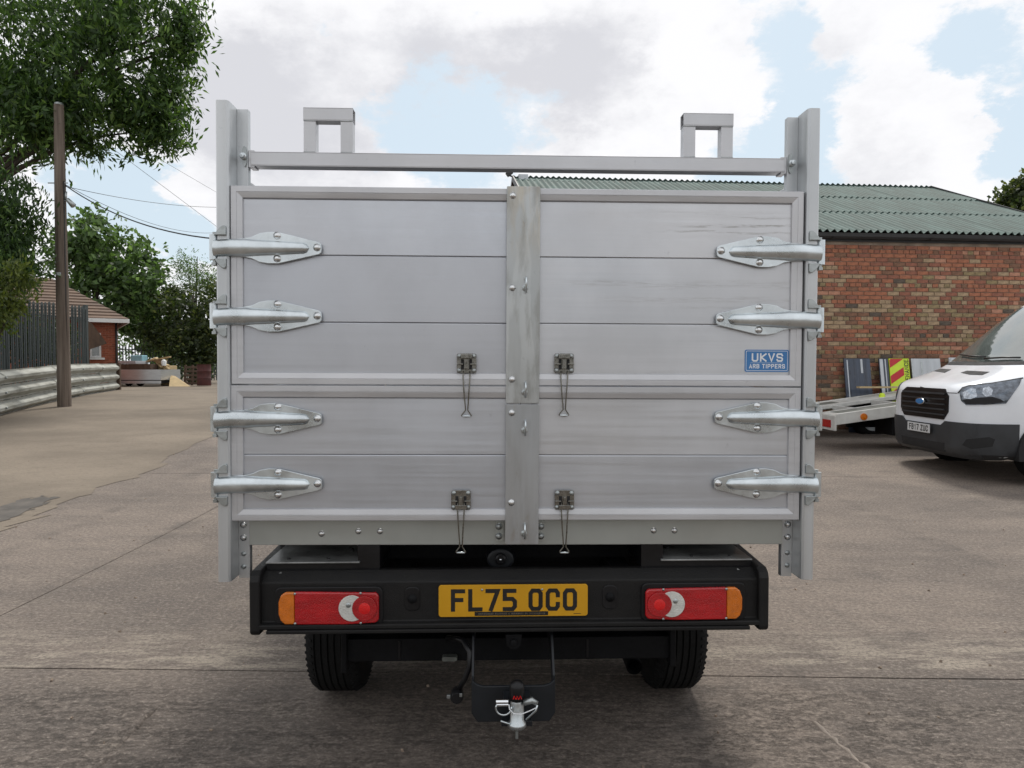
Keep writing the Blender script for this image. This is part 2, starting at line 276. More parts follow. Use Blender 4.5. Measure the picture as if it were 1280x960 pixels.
def ground_mat(name, kind):
    m = bpy.data.materials.new(name); m.use_nodes = True; nt = m.node_tree; N = nt.nodes; L = nt.links; b = N['Principled BSDF']
    v = N.new('ShaderNodeNewGeometry').outputs['Position']
    sx = N.new('ShaderNodeSeparateXYZ'); L.new(v, sx.inputs[0]); Y = sx.outputs['Y']
    big = nz(nt, v, (.35, .5, 1), (3, 1, 0), 1, 5); mid = nz(nt, v, (1.8, 3.5, 1), (1, 1, 0), 1, 7, .68); sm = nz(nt, v, (14, 24, 1), (5, 1, 0), 1, 5, .7)
    gr = nz(nt, v, (120, 120, 1), (2, 1, 0), 1, 3, .7)
    # long drag marks left by the float, running obliquely
    rot = N.new('ShaderNodeMapping'); rot.inputs['Rotation'].default_value = (0, 0, R(38)); L.new(v, rot.inputs[0])
    drag = nz(nt, rot.outputs[0], (1.1, 26, 1), (0, 0, 0), 1, 4, .6)
    if kind == 'slab':
        c = mixc(nt, ramp(nt, big, .36, .64), (.155, .130, .112), (.255, .210, .175))
        c = mixc(nt, math_node(nt, 'MULTIPLY', ramp(nt, mid, .50, .72), .65), c, (.118, .103, .092))
        c = mixc(nt, math_node(nt, 'MULTIPLY', ramp(nt, mid, .50, .28), .45), c, (.31, .262, .212))
        c = mixc(nt, math_node(nt, 'MULTIPLY', ramp(nt, drag, .50, .70), .22), c, (.13, .112, .10))
        # pale worn band beside the cross joint
        band = math_node(nt, 'MULTIPLY', ramp(nt, Y, 3.46, 3.50), ramp(nt, Y, 4.3, 3.55))
        wear = ramp(nt, nz(nt, v, (2.4, 9, 1), (7, 3, 0), 1, 7, .7), .44, .60)
        c = mixc(nt, math_node(nt, 'MULTIPLY', math_node(nt, 'MULTIPLY', band, wear), .62), c, (.44, .385, .31))
        # rough pitted near slab: dark crusts of grit
        near = ramp(nt, Y, 3.42, 3.1)
        pa_ = ramp(nt, nz(nt, v, (2.2, 4.5, 1), (8, 3, 0), 1, 5, .6), .38, .60)
        pit = math_node(nt, 'MULTIPLY', ramp(nt, nz(nt, v, (10, 19, 1), (2, 3, 0), 1, 12, .86), .50, .56), math_node(nt, 'MULTIPLY_ADD', pa_, .75, .25))
        c = mixc(nt, math_node(nt, 'MULTIPLY', math_node(nt, 'MULTIPLY', near, pit), .42), c, (.082, .072, .063))
        # transverse brushing and exposed grit
        brush = nz(nt, v, (5, 60, 1), (4, 3, 0), 1, 6, .75)
        c = mixc(nt, math_node(nt, 'MULTIPLY', ramp(nt, brush, .50, .64), .38), c, (.105, .09, .08))
        c = mixc(nt, math_node(nt, 'MULTIPLY', ramp(nt, brush, .46, .36), .30), c, (.37, .32, .275))
        grit = nz(nt, v, (38, 52, 1), (6, 3, 0), 1, 6, .85)
        c = mixc(nt, math_node(nt, 'MULTIPLY', ramp(nt, grit, .505, .57), .62), c, (.088, .077, .069))
        c = mixc(nt, math_node(nt, 'MULTIPLY', ramp(nt, grit, .47, .40), .50), c, (.43, .375, .325))
        tyre = math_node(nt, 'MULTIPLY', ramp(nt, nz(nt, v, (2.6, .10, 1), (6.3, 3, 0), 1, 2), .55, .68), ramp(nt, mid, .40, .62))
        c = mixc(nt, math_node(nt, 'MULTIPLY', tyre, .38), c, (.088, .078, .070))
        c = mixc(nt, math_node(nt, 'MULTIPLY', ramp(nt, sm, .56, .70), .34), c, (.10, .088, .078))
        fl = ramp(nt, nz(nt, v, (13, 24, 1), (12, 3, 0), 1, 8, .8), .62, .66)
        c = mixc(nt, math_node(nt, 'MULTIPLY', fl, .6), c, (.42, .38, .32))
        hh = math_node(nt, 'ADD', math_node(nt, 'MULTIPLY', sm, 1.0), math_node(nt, 'ADD', math_node(nt, 'MULTIPLY', drag, .8), math_node(nt, 'MULTIPLY', mid, 1.5)))
        hh = math_node(nt, 'ADD', hh, math_node(nt, 'MULTIPLY', math_node(nt, 'MULTIPLY', near, pit), -.6))
        hh = math_node(nt, 'ADD', hh, math_node(nt, 'MULTIPLY', grit, 1.3)); bs, rg = .85, .82
    else:
        c = mixc(nt, ramp(nt, big, .36, .64), (.165, .138, .108), (.245, .205, .160))
        c = mixc(nt, math_node(nt, 'MULTIPLY', ramp(nt, mid, .48, .70), .5), c, (.17, .145, .112))
        c = mixc(nt, math_node(nt, 'MULTIPLY', ramp(nt, sm, .52, .66), .45), c, (.12, .10, .08))
        grit = nz(nt, v, (26, 40, 1), (6, 3, 0), 1, 6, .85)
        c = mixc(nt, math_node(nt, 'MULTIPLY', ramp(nt, grit, .53, .62), .5), c, (.11, .09, .07))
        hh = math_node(nt, 'ADD', math_node(nt, 'MULTIPLY', sm, 1.2), math_node(nt, 'MULTIPLY', mid, 2)); bs, rg = .5, .9
    c = mixc(nt, math_node(nt, 'MULTIPLY', ramp(nt, gr, .40, .70), .30), c, (.09, .08, .07))
    L.new(c, b.inputs['Base Color']); b.inputs['Roughness'].default_value = rg; b.inputs['Specular IOR Level'].default_value = .25
    bp = N.new('ShaderNodeBump'); bp.inputs['Strength'].default_value = bs; bp.inputs['Distance'].default_value = .008
    L.new(math_node(nt, 'ADD', hh, math_node(nt, 'MULTIPLY', gr, .35)), bp.inputs['Height']); L.new(bp.outputs[0], b.inputs['Normal'])
    return m
M['slab'] = ground_mat('worn concrete', 'slab'); M['dirt'] = ground_mat('dusty hard standing', 'dirt')
M['stainoil'] = mat('oil stain', (.085, .075, .064), .7, 0, .4, (4, 4, 4), .3, 40)
M['grass'] = mat('rough grass', (.06, .09, .03), .95, 0, .4, (2, 2, 2), .5, 10)

# ------------------------------------------------------------------ mesh helpers
class MB:
    def __init__(s): s.v = []; s.f = []; s.m = []; s.mi = 0
    def add(s, vs, fs):
        o = len(s.v); s.v += [tuple(v) for v in vs]; s.f += [tuple(i+o for i in f) for f in fs]; s.m += [s.mi]*len(fs)
    def box(s, x0, x1, y0, y1, z0, z1, mtx=None):
        vs = [Vector((x, y, z)) for x in (x0, x1) for y in (y0, y1) for z in (z0, z1)]
        if mtx: vs = [mtx @ v for v in vs]
        s.add(vs, [(0, 1, 3, 2), (4, 6, 7, 5), (0, 4, 5, 1), (2, 3, 7, 6), (0, 2, 6, 4), (1, 5, 7, 3)]); return s
    def bar(s, a, b, w, h, up=(0, 0, 1)):
        a = Vector(a); b = Vector(b); d = (b-a); L_ = d.length; d.normalize(); u = Vector(up)
        r = d.cross(u); r.normalize(); u = r.cross(d)
        vs = []
        for q in (a, b):
            for i, j in ((-1, -1), (1, -1), (1, 1), (-1, 1)): vs.append(q + r*w/2*i + u*h/2*j)
        s.add(vs, [(3, 2, 1, 0), (4, 5, 6, 7), (0, 1, 5, 4), (1, 2, 6, 5), (2, 3, 7, 6), (3, 0, 4, 7)]); return s
    def tube(s, pts, rad, n=10, cap=True, closed=False):
        pts = [Vector(p) for p in pts]; k = len(pts)
        if not hasattr(rad, '__len__'): rad = [rad]*k
        rings = []; prev = None
        for i, p in enumerate(pts):
            if closed: t = pts[(i+1) % k]-pts[i-1]
            else: t = pts[min(i+1, k-1)]-pts[max(i-1, 0)]
            t.normalize()
            if prev is None:
                a = Vector((0, 0, 1)) if abs(t.z) < .9 else Vector((1, 0, 0)); r = t.cross(a); r.normalize()
            else:
                r = prev-t*prev.dot(t); r.normalize()
            prev = r; u = t.cross(r)
            rings.append([p + (r*math.cos(2*math.pi*j/n)+u*math.sin(2*math.pi*j/n))*rad[i] for j in range(n)])
        vs = [v for rg in rings for v in rg]; fs = []
        for i in range(k if closed else k-1):
            o = i*n; o2 = ((i+1) % k)*n
            for j in range(n): fs.append((o+j, o+(j+1) % n, o2+(j+1) % n, o2+j))
        if cap and not closed: fs += [tuple(range(n))[::-1], tuple(range((k-1)*n, k*n))]
        s.add(vs, fs); return s
    def lathe(s, prof, origin=(0, 0, 0), axis='Z', n=24, cap=False):
        o = Vector(origin); vs = []; fs = []
        for r, h in prof:
            for j in range(n):
                a = 2*math.pi*j/n; c, q = r*math.cos(a), r*math.sin(a)
                vs.append(o + (Vector((c, q, h)) if axis == 'Z' else Vector((h, c, q)) if axis == 'X' else Vector((q, h, c))))
        for i in range(len(prof)-1):
            for j in range(n): fs.append((i*n+j, i*n+(j+1) % n, (i+1)*n+(j+1) % n, (i+1)*n+j))
        if cap: fs += [tuple(range(n))[::-1], tuple(range((len(prof)-1)*n, len(prof)*n))]
        s.add(vs, fs); return s
    def prism(s, poly, y0, y1, plane='XZ'):
        """2-D outline given thickness; plane XZ: thickness along y, YZ: along x, XY: along z."""
        def q(a, b, t): return (a, t, b) if plane == 'XZ' else (t, a, b) if plane == 'YZ' else (a, b, t)
        n = len(poly); vs = [q(a, b, y0) for a, b in poly]+[q(a, b, y1) for a, b in poly]
        fs = [tuple(range(n)), tuple(range(n, 2*n))[::-1]]+[(i, (i+1) % n, n+(i+1) % n, n+i)[::-1] for i in range(n)]
        s.add(vs, fs); return s
    def rings(s, x0, z0, x1, z1, lst):
        """mitred picture-frame profile: list of (inset, y)."""
        vs = []
        for d, y in lst: vs += [(x0+d, y, z0+d), (x1-d, y, z0+d), (x1-d, y, z1-d), (x0+d, y, z1-d)]
        fs = []
        for i in range(len(lst)-1):
            for j in range(4): fs.append((i*4+j, i*4+(j+1) % 4, (i+1)*4+(j+1) % 4, (i+1)*4+j))
        s.add(vs, fs); return s
    def mesh(s, name, mats):
        me = bpy.data.meshes.new(name); me.from_pydata(s.v, [], s.f)
        for m in (mats if isinstance(mats, (list, tuple)) else [mats]): me.materials.append(m)
        if any(s.m): me.polygons.foreach_set('material_index', s.m)
        bm = bmesh.new(); bm.from_mesh(me); bmesh.ops.recalc_face_normals(bm, faces=bm.faces); bm.to_mesh(me); bm.free()
        return me
    def build(s, name, mats, parent=None, smooth=False, bevel=0, seg=2, sub=0):
        me = s.mesh(name, mats); o = bpy.data.objects.new(name, me); C.objects.link(o)
        if parent: o.parent = parent
        finish(o, smooth, bevel, seg, sub); return o
def finish(o, smooth=False, bevel=0, seg=2, sub=0):
    if bevel:
        b = o.modifiers.new('bevel', 'BEVEL'); b.width = bevel; b.segments = seg; b.limit_method = 'ANGLE'; b.angle_limit = R(35)
        b.harden_normals = False
    if sub:
        q = o.modifiers.new('subdivision', 'SUBSURF'); q.levels = sub; q.render_levels = sub
    if smooth:
        for p in o.data.polygons: p.use_smooth = True
        if smooth == 'auto':
            try: o.data.set_sharp_from_angle(angle=R(38))
            except Exception: pass
def tag(o, label=None, cat=None, group=None, kind=None):
    if label: o['label'] = label
    if cat: o['category'] = cat
    if group: o['group'] = group
    if kind: o['kind'] = kind
    return o
def thing(name, label, cat, loc=(0, 0, 0), rot=(0, 0, 0), group=None):
    o = bpy.data.objects.new(name, None); C.objects.link(o); o.location = loc; o.rotation_euler = rot; o.empty_display_size = .2
    return tag(o, label, cat, group)
def copy_part(o, loc, parent=None, rz=None):
    c = o.copy(); C.objects.link(c); c.location = loc
    if parent: c.parent = parent
    if rz is not None: c.rotation_euler.z = rz
    return c
def rrect(x0, x1, z0, z1, r, n=4):
    out = []
    for cx, cz, a0 in ((x1-r, z1-r, 0), (x0+r, z1-r, 90), (x0+r, z0+r, 180), (x1-r, z0+r, 270)):
        for i in range(n+1):
            a = R(a0+90*i/n); out.append((cx+r*math.cos(a), cz+r*math.sin(a)))
    return out
def circ(cx, cz, rx, rz, n=20, a0=0, a1=360):
    return [(cx+rx*math.cos(R(a0+(a1-a0)*i/n)), cz+rz*math.sin(R(a0+(a1-a0)*i/n))) for i in range(n if a1-a0 == 360 else n+1)]

# stroke lettering (flat print with a little thickness)
GL = {'F': [[(0, 0), (0, 1), (1, 1)], [(0, .52), (.82, .52)]], 'L': [[(0, 1), (0, 0), (1, 0)]], '7': [[(0, 1), (1, 1), (.35, 0)]],
 '5': [[(.95, 1), (0, 1), (0, .56), (.75, .56), (1, .42), (1, .15), (.78, 0), (0, 0)]],
 'O': [[(.2, 1), (.8, 1), (1, .85), (1, .15), (.8, 0), (.2, 0), (0, .15), (0, .85), (.2, 1)]],
 'C': [[(1, .74), (1, .86), (.82, 1), (.2, 1), (0, .85), (0, .15), (.2, 0), (.82, 0), (1, .14), (1, .26)]],
 'U': [[(0, 1), (0, .16), (.2, 0), (.8, 0), (1, .16), (1, 1)]], 'K': [[(0, 0), (0, 1)], [(1, 1), (.12, .5), (1, 0)]],
 'V': [[(0, 1), (.5, 0), (1, 1)]], 'S': [[(1, .8), (.85, 1), (.15, 1), (0, .85), (0, .65), (.15, .53), (.85, .47), (1, .35), (1, .15), (.85, 0), (.15, 0), (0, .18)]],
 'A': [[(0, 0), (.5, 1), (1, 0)], [(.2, .3), (.8, .3)]], 'R': [[(0, 0), (0, 1), (.8, 1), (1, .87), (1, .62), (.8, .5), (0, .5)], [(.5, .5), (1, 0)]],
 'B': [[(0, 0), (0, 1), (.78, 1), (.95, .88), (.95, .64), (.78, .52), (0, .52)], [(.78, .52), (1, .4), (1, .13), (.8, 0), (0, 0)]],
 'T': [[(0, 1), (1, 1)], [(.5, 1), (.5, 0)]], 'I': [[(.5, 0), (.5, 1)]], 'P': [[(0, 0), (0, 1), (.8, 1), (1, .87), (1, .58), (.8, .45), (0, .45)]],
 'E': [[(1, 1), (0, 1), (0, 0), (1, 0)], [(0, .52), (.8, .52)]], 'N': [[(0, 0), (0, 1), (1, 0), (1, 1)]],
 '1': [[(.35, .8), (.6, 1), (.6, 0)]], 'Z': [[(0, 1), (1, 1), (0, 0), (1, 0)]]}
def text_mb(mb, s, x, z, w, h, gap, t, space=None, y=0., vert=False):
    """letters from (x, z) up; faces toward -y at depth y; vert: reads upward"""
    k = 0
    for ch in s:
        if ch == ' ': x += (space if space is not None else w*.6); continue
        ww = w*.35 if ch == 'I' else w
        for st in GL[ch]:
            pts = [Vector((t/2+p[0]*(ww-t), t/2+p[1]*(h-t))) for p in st]
            closed = (pts[0]-pts[-1]).length < 1e-6
            n = len(pts); Lp, Rp = [], []
            for i, p in enumerate(pts):
                if closed: a = pts[i-1] if i > 0 else pts[-2]; b = pts[i+1] if i < n-1 else pts[1]
                else: a = pts[i-1] if i > 0 else None; b = pts[i+1] if i < n-1 else None
                d1 = (p-a).normalized() if a is not None else None; d2 = (b-p).normalized() if b is not None else None
                if d1 is None: d1 = d2; p = p-d2*t*.5 if not closed else p
                elif d2 is None: d2 = d1; p = p+d1*t*.5
                n1 = Vector((-d1.y, d1.x)); n2 = Vector((-d2.y, d2.x)); m_ = n1+n2
                if m_.length < .2: m_ = n1
                m_.normalize(); l = t/2/max(.5, m_.dot(n1))
                Lp.append(p+m_*l); Rp.append(p-m_*l)
            vs = []; yy = y-k*.00002*w/.05; k += 1
            for q in Lp+Rp:
                a, b = (x+q.x, z+q.y) if not vert else (z-q.y, x+q.x)
                vs.append((a, yy, b))
            mb.add(vs, [(i, i+1, n+i+1, n+i) for i in range(n-1)])
        x += ww+gap
    return x

# ------------------------------------------------------------------ terrain
def g(y):
    if y < 5: return 0.
    u = (y-5)/10; return .62*(1-math.exp(-u*u))
def G(px, py):
    d = ray(px, py); lo, hi = 1., 90.
    for _ in range(50):
        m_ = (lo+hi)/2; q = EYE+d.z/d.y*m_
        if q > g(m_): lo = m_
        else: hi = m_
    return Vector((d.x/d.y*lo, lo, g(lo)))
mb = MB()
ys = [-60, -20, -5, 0, 3, 5, 6, 7, 8, 9, 10, 11, 12, 13, 14, 15, 16, 18, 20, 22, 25, 28, 32, 40, 60, 120, 400, 1500]
xs = [-1500, -300, -80, -40, -20, -10, 0, 10, 20, 40, 80, 300, 1500]
vs = [(x, y, g(y)-.03) for y in ys for x in xs]; n = len(xs)
mb.add(vs, [(j*n+i, j*n+i+1, (j+1)*n+i+1, (j+1)*n+i) for j in range(len(ys)-1) for i in range(n-1)])
tag(mb.build('ground', M['dirt'], smooth=True), kind='structure')
yard = bpy.data.objects.new('concrete_yard', None); C.objects.link(yard); yard['kind'] = 'structure'
SK = math.tan(R(-1.5))      # the bay joints run a touch off square to the lens
def jy(k): return [-9.0, -2.3, 3.43, 9.1, 14.8, 20.6][k]
def slab(x0, x1, k, gap=.012):
    b = MB(); y0, y1 = jy(k)+gap/2, jy(k+1)-gap/2; nx = max(2, int((x1-x0)/.5)); ny = 16; top = []
    for j in range(ny+1):
        for i in range(nx+1):
            x = x0+.004+(x1-x0-.008)*i/nx; y = y0+(y1-y0)*j/ny
            e = (.006*mnoise.noise(Vector((x*3.1, k*7., 0)))) if j in (0, ny) else 0
            yy = y+x*SK+e; top.append((x, yy, g(yy)+.003*mnoise.noise(Vector((x*.8, yy*.8, 0)))))
    W_ = nx+1; fs = [(j*W_+i, j*W_+i+1, (j+1)*W_+i+1, (j+1)*W_+i) for j in range(ny) for i in range(nx)]
    edge = [i for i in range(W_)]+[j*W_+nx for j in range(1, ny+1)]+[ny*W_+i for i in range(nx-1, -1, -1)]+[j*W_ for j in range(ny-1, 0, -1)]
    o = len(top); top += [(top[i][0], top[i][1], top[i][2]-.06) for i in edge]; m_ = len(edge)
    fs += [(edge[i], o+i, o+(i+1) % m_, edge[(i+1) % m_]) for i in range(m_)]
    b.add(top, fs); return b.build('concrete_slab', M['slab'], yard, smooth='auto')
for k in range(5):
    for x0, x1 in (((-7.4, 9.), (9., 15.)) if k < 2 else ((-7.4, -3.07), (-3.07, 9.0), (9.0, 15.))):
        slab(x0, x1, k)
# two raised lines of mortar smeared along the near bay joints
for (ax, ay), (bx, by), w in (((195, 884), (112, 968), .022), ((1018, 903), (1092, 968), .020)):
    a, b_ = G(ax, ay), G(bx, by); pts = []
    m_ = MB()
    for i in range(15):
        p = a.lerp(b_, i/14)+Vector((.004*math.sin(i*1.7), 0, -.007+.004*random.random())); pts.append(p)
    m_.tube(pts, [w*(.3+.5*random.random()) for _ in pts], 8)
    m_.build('mortar_smear', M['slab'] if ax < 600 else M['palemortar'], yard, smooth=True)
# dusty ground lapping over the slabs on the left
outline = [(-260, 830), (-60, 690), (0, 668), (60, 640), (150, 603), (205, 578), (268, 548), (300, 535), (420, 515), (560, 503), (640, 498), (640, 486), (260, 485), (148, 487), (60, 503), (-40, 520), (-260, 560)]
pts = []
for i in range(len(outline)):
    a = outline[i]; b_ = outline[(i+1) % len(outline)]
    for k in range(6):
        t = k/6; px, py = a[0]+(b_[0]-a[0])*t, a[1]+(b_[1]-a[1])*t
        p = G(px, py); j = .12 if i < 10 else 0
        pts.append(Vector((p.x+random.uniform(-j, j), p.y+random.uniform(-j, j)*2.2)))
def sheet(name, pts2, m_, dz, step=1.2):
    mnx = min(p.x for p in pts2); mxx = max(p.x for p in pts2); mny = min(p.y for p in pts2); mxy = max(p.y for p in pts2)
    n0 = len(pts2); allp = [Vector((p.x, p.y)) for p in pts2]; x = mnx
    while x < mxx:
        y = mny
        while y < mxy: allp.append(Vector((x+.01, y+.01))); y += step
        x += step
    r = delaunay_2d_cdt(allp, [], [list(range(n0))], 1, 1e-5)
    b = MB(); b.add([(v.x, v.y, g(v.y)+.003*mnoise.noise(Vector((v.x*.8, v.y*.8, 0)))+dz) for v in r[0]], [tuple(f) for f in r[2]]); return b.build(name, m_)
tag(sheet('dirt_apron', pts, M['dirt'], .0045, .35), kind='structure')
st = [G(*q) for q in ((-30, 640), (0, 634), (25, 626), (48, 622), (70, 621), (62, 628), (40, 638), (18, 648), (-30, 668))]
st2 = []
for i in range(len(st)):
    for k in range(7):
        q = st[i].lerp(st[(i+1) % len(st)], k/7); st2.append(q+Vector((random.uniform(-.05, .05), random.uniform(-.10, .10), 0)))
st = st2
tag(sheet('oil_stain', [Vector((p.x, p.y)) for p in st], M['stainoil'], .009, .35), kind='structure')

# ------------------------------------------------------------------ the tipper truck (seen from behind)
TR = thing('tipper_truck', 'tipper truck seen from behind with tall silver aluminium gates and a yellow number plate', 'truck', (.02, 2.5, 0), (0, R(.29), R(1.53)))
TMi = (Matrix.Translation((.02, 2.5, 0)) @ Euler((0, R(.29), R(1.53))).to_matrix().to_4x4()).inverted()
def T(px, py, yl=0.):
    o = TMi @ Vector((0, 0, EYE)); d = TMi.to_3x3() @ ray(px, py); q = o+d*((yl-o.y)/d.y); return q
def part(name, mb_, m_, parent=TR, **k): return mb_.build(name, m_, parent, **k)
PROUD = -.012
def hexbolt(r=.008, h=.007):
    b = MB(); b.lathe([(r*1.5, 0), (r*1.5, -.002), (r, -.0025), (r*.98, -h*.8), (r*.55, -h), (0.0001, -h*1.05)], axis='Y', n=8); return b
bolt_me = hexbolt().mesh('bolt', M['boltc']); 
for p in bolt_me.polygons: p.use_smooth = True
rivet_me = hexbolt(.0055, .004).mesh('rivet', M['zincdark'])
for p in rivet_me.polygons: p.use_smooth = True
def putbolt(x, y, z, parent=TR, me=bolt_me, name='bolt', s=1.):
    o = bpy.data.objects.new(name, me); C.objects.link(o); o.parent = parent; o.location = (x, y, z); o.scale = (s, s, s); o.rotation_euler.y = random.uniform(0, 1); return o
# gate doors
def door(name, x0, x1, z0, z1, inner, splits, label, mats):
    root = MB(); root.rings(x0, z0, x1, z1, [(0, .030), (0, PROUD+.002), (.002, PROUD), (.0195, PROUD), (.0205, PROUD+.0012), (.0215, PROUD+.0004), (inner-.002, PROUD+.0045), (inner, -.001), (inner, .030), (0, .030)])
    fr = part(name, root, M['frame'], smooth=False); fr['label'] = label
    zz = [z0+inner-.002]+splits+[z1-inner+.002]
    for i in range(len(zz)-1):
        b = MB(); a, c = zz[i], zz[i+1]; xa, xb = x0+inner-.002, x1-inner+.002
        prof = [(a+.0003, .0030), (a+.0006, .0012), (a+.0022, 0), (c-.0048, 0), (c-.0008, .0030), (c-.0004, .0040), (c-.0006, .026), (a+.0003, .026)]
        b.prism([(y, z) for z, y in prof], xa, xb, 'YZ')
        b.build('plank', mats[i % len(mats)], fr)
    b = MB().box(x0+.02, x1-.02, .027, .029, z0+.02, z1-.02); b.build('backing', M['seam'], fr)
    return fr
door('upper_gate', -.999, -.002, 1.431, 2.114, .0415, [1.648, 1.880], 'upper left gate of three aluminium planks', [M['alu2'], M['alu2'], M['alu']])
door('upper_gate', .002, .995, 1.431, 2.116, .0415, [1.649, 1.881], 'upper right gate with the blue sticker', [M['alu3'], M['alu5'], M['alu4']])  # paler planks carry the brighter light of this side in their colour
door('lower_gate', -1.001, -.002, .955, 1.427, .0415, [1.186], 'lower left gate of two aluminium planks', [M['alu2'], M['alu']])
door('lower_gate', .002, .995, .957, 1.427, .0415, [1.186], 'lower right gate of two aluminium planks', [M['alu'], M['alu3']])
# cover strips over the meeting edges
for nm, z0, z1, m_ in (('cover_strip', 1.369, 2.120, M['cover']), ('cover_strip', .874, 1.364, M['cover2'])):
    b = MB(); b.prism(rrect(-.049, .0675, z0, z1, .004, 3), -.021, -.013)
    b.box(.056, .0675, -.013, .0-.013+.004, z0+.01, z1-.01)
    s_ = part(nm, b, m_, bevel=.001)
    for zb in ((2.088, 1.770, 1.452) if z1 > 2 else (1.336, 1.021)): putbolt(-.028, -.021, zb, s_)
    for zb in ((1.776, 1.413) if z1 > 2 else (1.280, .918)):
        e = MB(); e.tube([(.019, -.022+.0, zb-.022), (.019, -.034, zb-.020), (.019, -.046, zb-.004), (.019, -.050, zb+.012), (.019, -.044, zb+.026), (.019, -.030, zb+.030), (.019, -.022, zb+.022)], .0035, 8)
        pn = e.build('staple', M['zinc'], s_, smooth=True)
        e = MB(); e.lathe([(.0115, -.021), (.0115, -.024), (.007, -.0255), (.0035, -.027)], (.016, 0, zb-.006), 'Y', 14)
        e.tube([(.016, -.028, zb-.014), (.013, -.030, zb-.002)], .0028, 6)
        e.build('swivel_washer', M['zincdark'], s_, smooth='auto')
# posts: folded section, front flange, web, rear flange
def post(s, x0, z0, z1, zr0, zr1):
    xo = 1.045; xi = 1.001; t = .004
    b = MB()
    prof = [(xo-.004, .035), (xo, .030), (xo, -.016), (xo-.006, -.024), (xi+.007, -.024), (xi+.001, -.017), (xi-.0005, -.010), (xi-.0005, .062), (xi+.0035, .062), (xi+.0045, -.008), (xi+.008, -.019), (xo-.007, -.019), (xo-.0045, -.014), (xo-.0045, .030)]
    b.prism([(s*x, y) for x, y in prof], z0, z1, 'XY')
    p = part('gate_post', b, M['post'])
    b = MB(); b.box(*sorted((s*(xi-.0007), s*.9615)), .058, .062, zr0, zr1); b.box(*sorted((s*.9655, s*.9615)), .0622, .085, zr0, zr1)
    b.build('rear_flange', M['post'], p, bevel=.0008)
    for z in (.926, .880, .822, .776):
        big = z > .85
        putbolt(s*.983, .058, z, p, bolt_me if big else rivet_me, 'bolt' if big else 'rivet', 1.05 if big else 1.1)
    # slotted lug and bolt of the ladder bar
    b = MB(); b.prism(circ(s*.972, 2.232, .009, .036, 16), .050, .057); b.build('slot_plate', M['zincdark'], p)
    b = MB(); b.lathe([(.012, .056), (.012, .04), (.009, .038), (.008, .028), (.001, .027)], (s*.974, 0, 2.230), 'Y', 8); b.build('pivot_bolt', M['zinc'], p, smooth='auto')
    return p
post(-1, 0, .745, 2.400, .735, 2.398); post(1, 0, .747, 2.402, .735, 2.398)
# ladder rack bar with its two hoops
def hollow(b, x0, x1, yc, zc, s, t=.003, axis='X'):
    for a0, a1, c0, c1 in ((-s/2, s/2, s/2-t, s/2), (-s/2, s/2, -s/2, -s/2+t), (-s/2, -s/2+t, -s/2+t, s/2-t), (s/2-t, s/2, -s/2+t, s/2-t)):
        if axis == 'X': b.box(x0, x1, yc+a0, yc+a1, zc+c0, zc+c1)
        else: b.box(yc+a0, yc+a1, zc+c0, zc+c1, x0, x1)
b = MB(); hollow(b, -.953, .954, .083, 2.226, .050); lb = part('ladder_bar', b, M['frame'], bevel=.0012)
for s in (-1, 1):
    b = MB(); b.box(*sorted((s*.940, s*.9605)), .060, .108, 2.196, 2.256); b.build('end_bracket', M['frame'], lb, bevel=.001)
for xa, xb in ((-.769, -.594), (.585, .766)):
    b = MB(); hollow(b, xa, xb, .083, 2.386, .046); lh = part('ladder_hoop', b, M['frame'], bevel=.001)
    for xc in (xa+.0225, xb-.0225):
        b = MB(); b.box(xc-.0215, xc+.0215, .062, .104, 2.2515, 2.3625); b.build('leg', M['frame'], lh, bevel=.0015)
        
        for zw in (2.2525, 2.3625): b = MB(); b.tube([(xc-.021, .061, zw), (xc+.021, .061, zw)], .0016, 6); b.build('weld', M['zincdark'], lh, smooth=True)
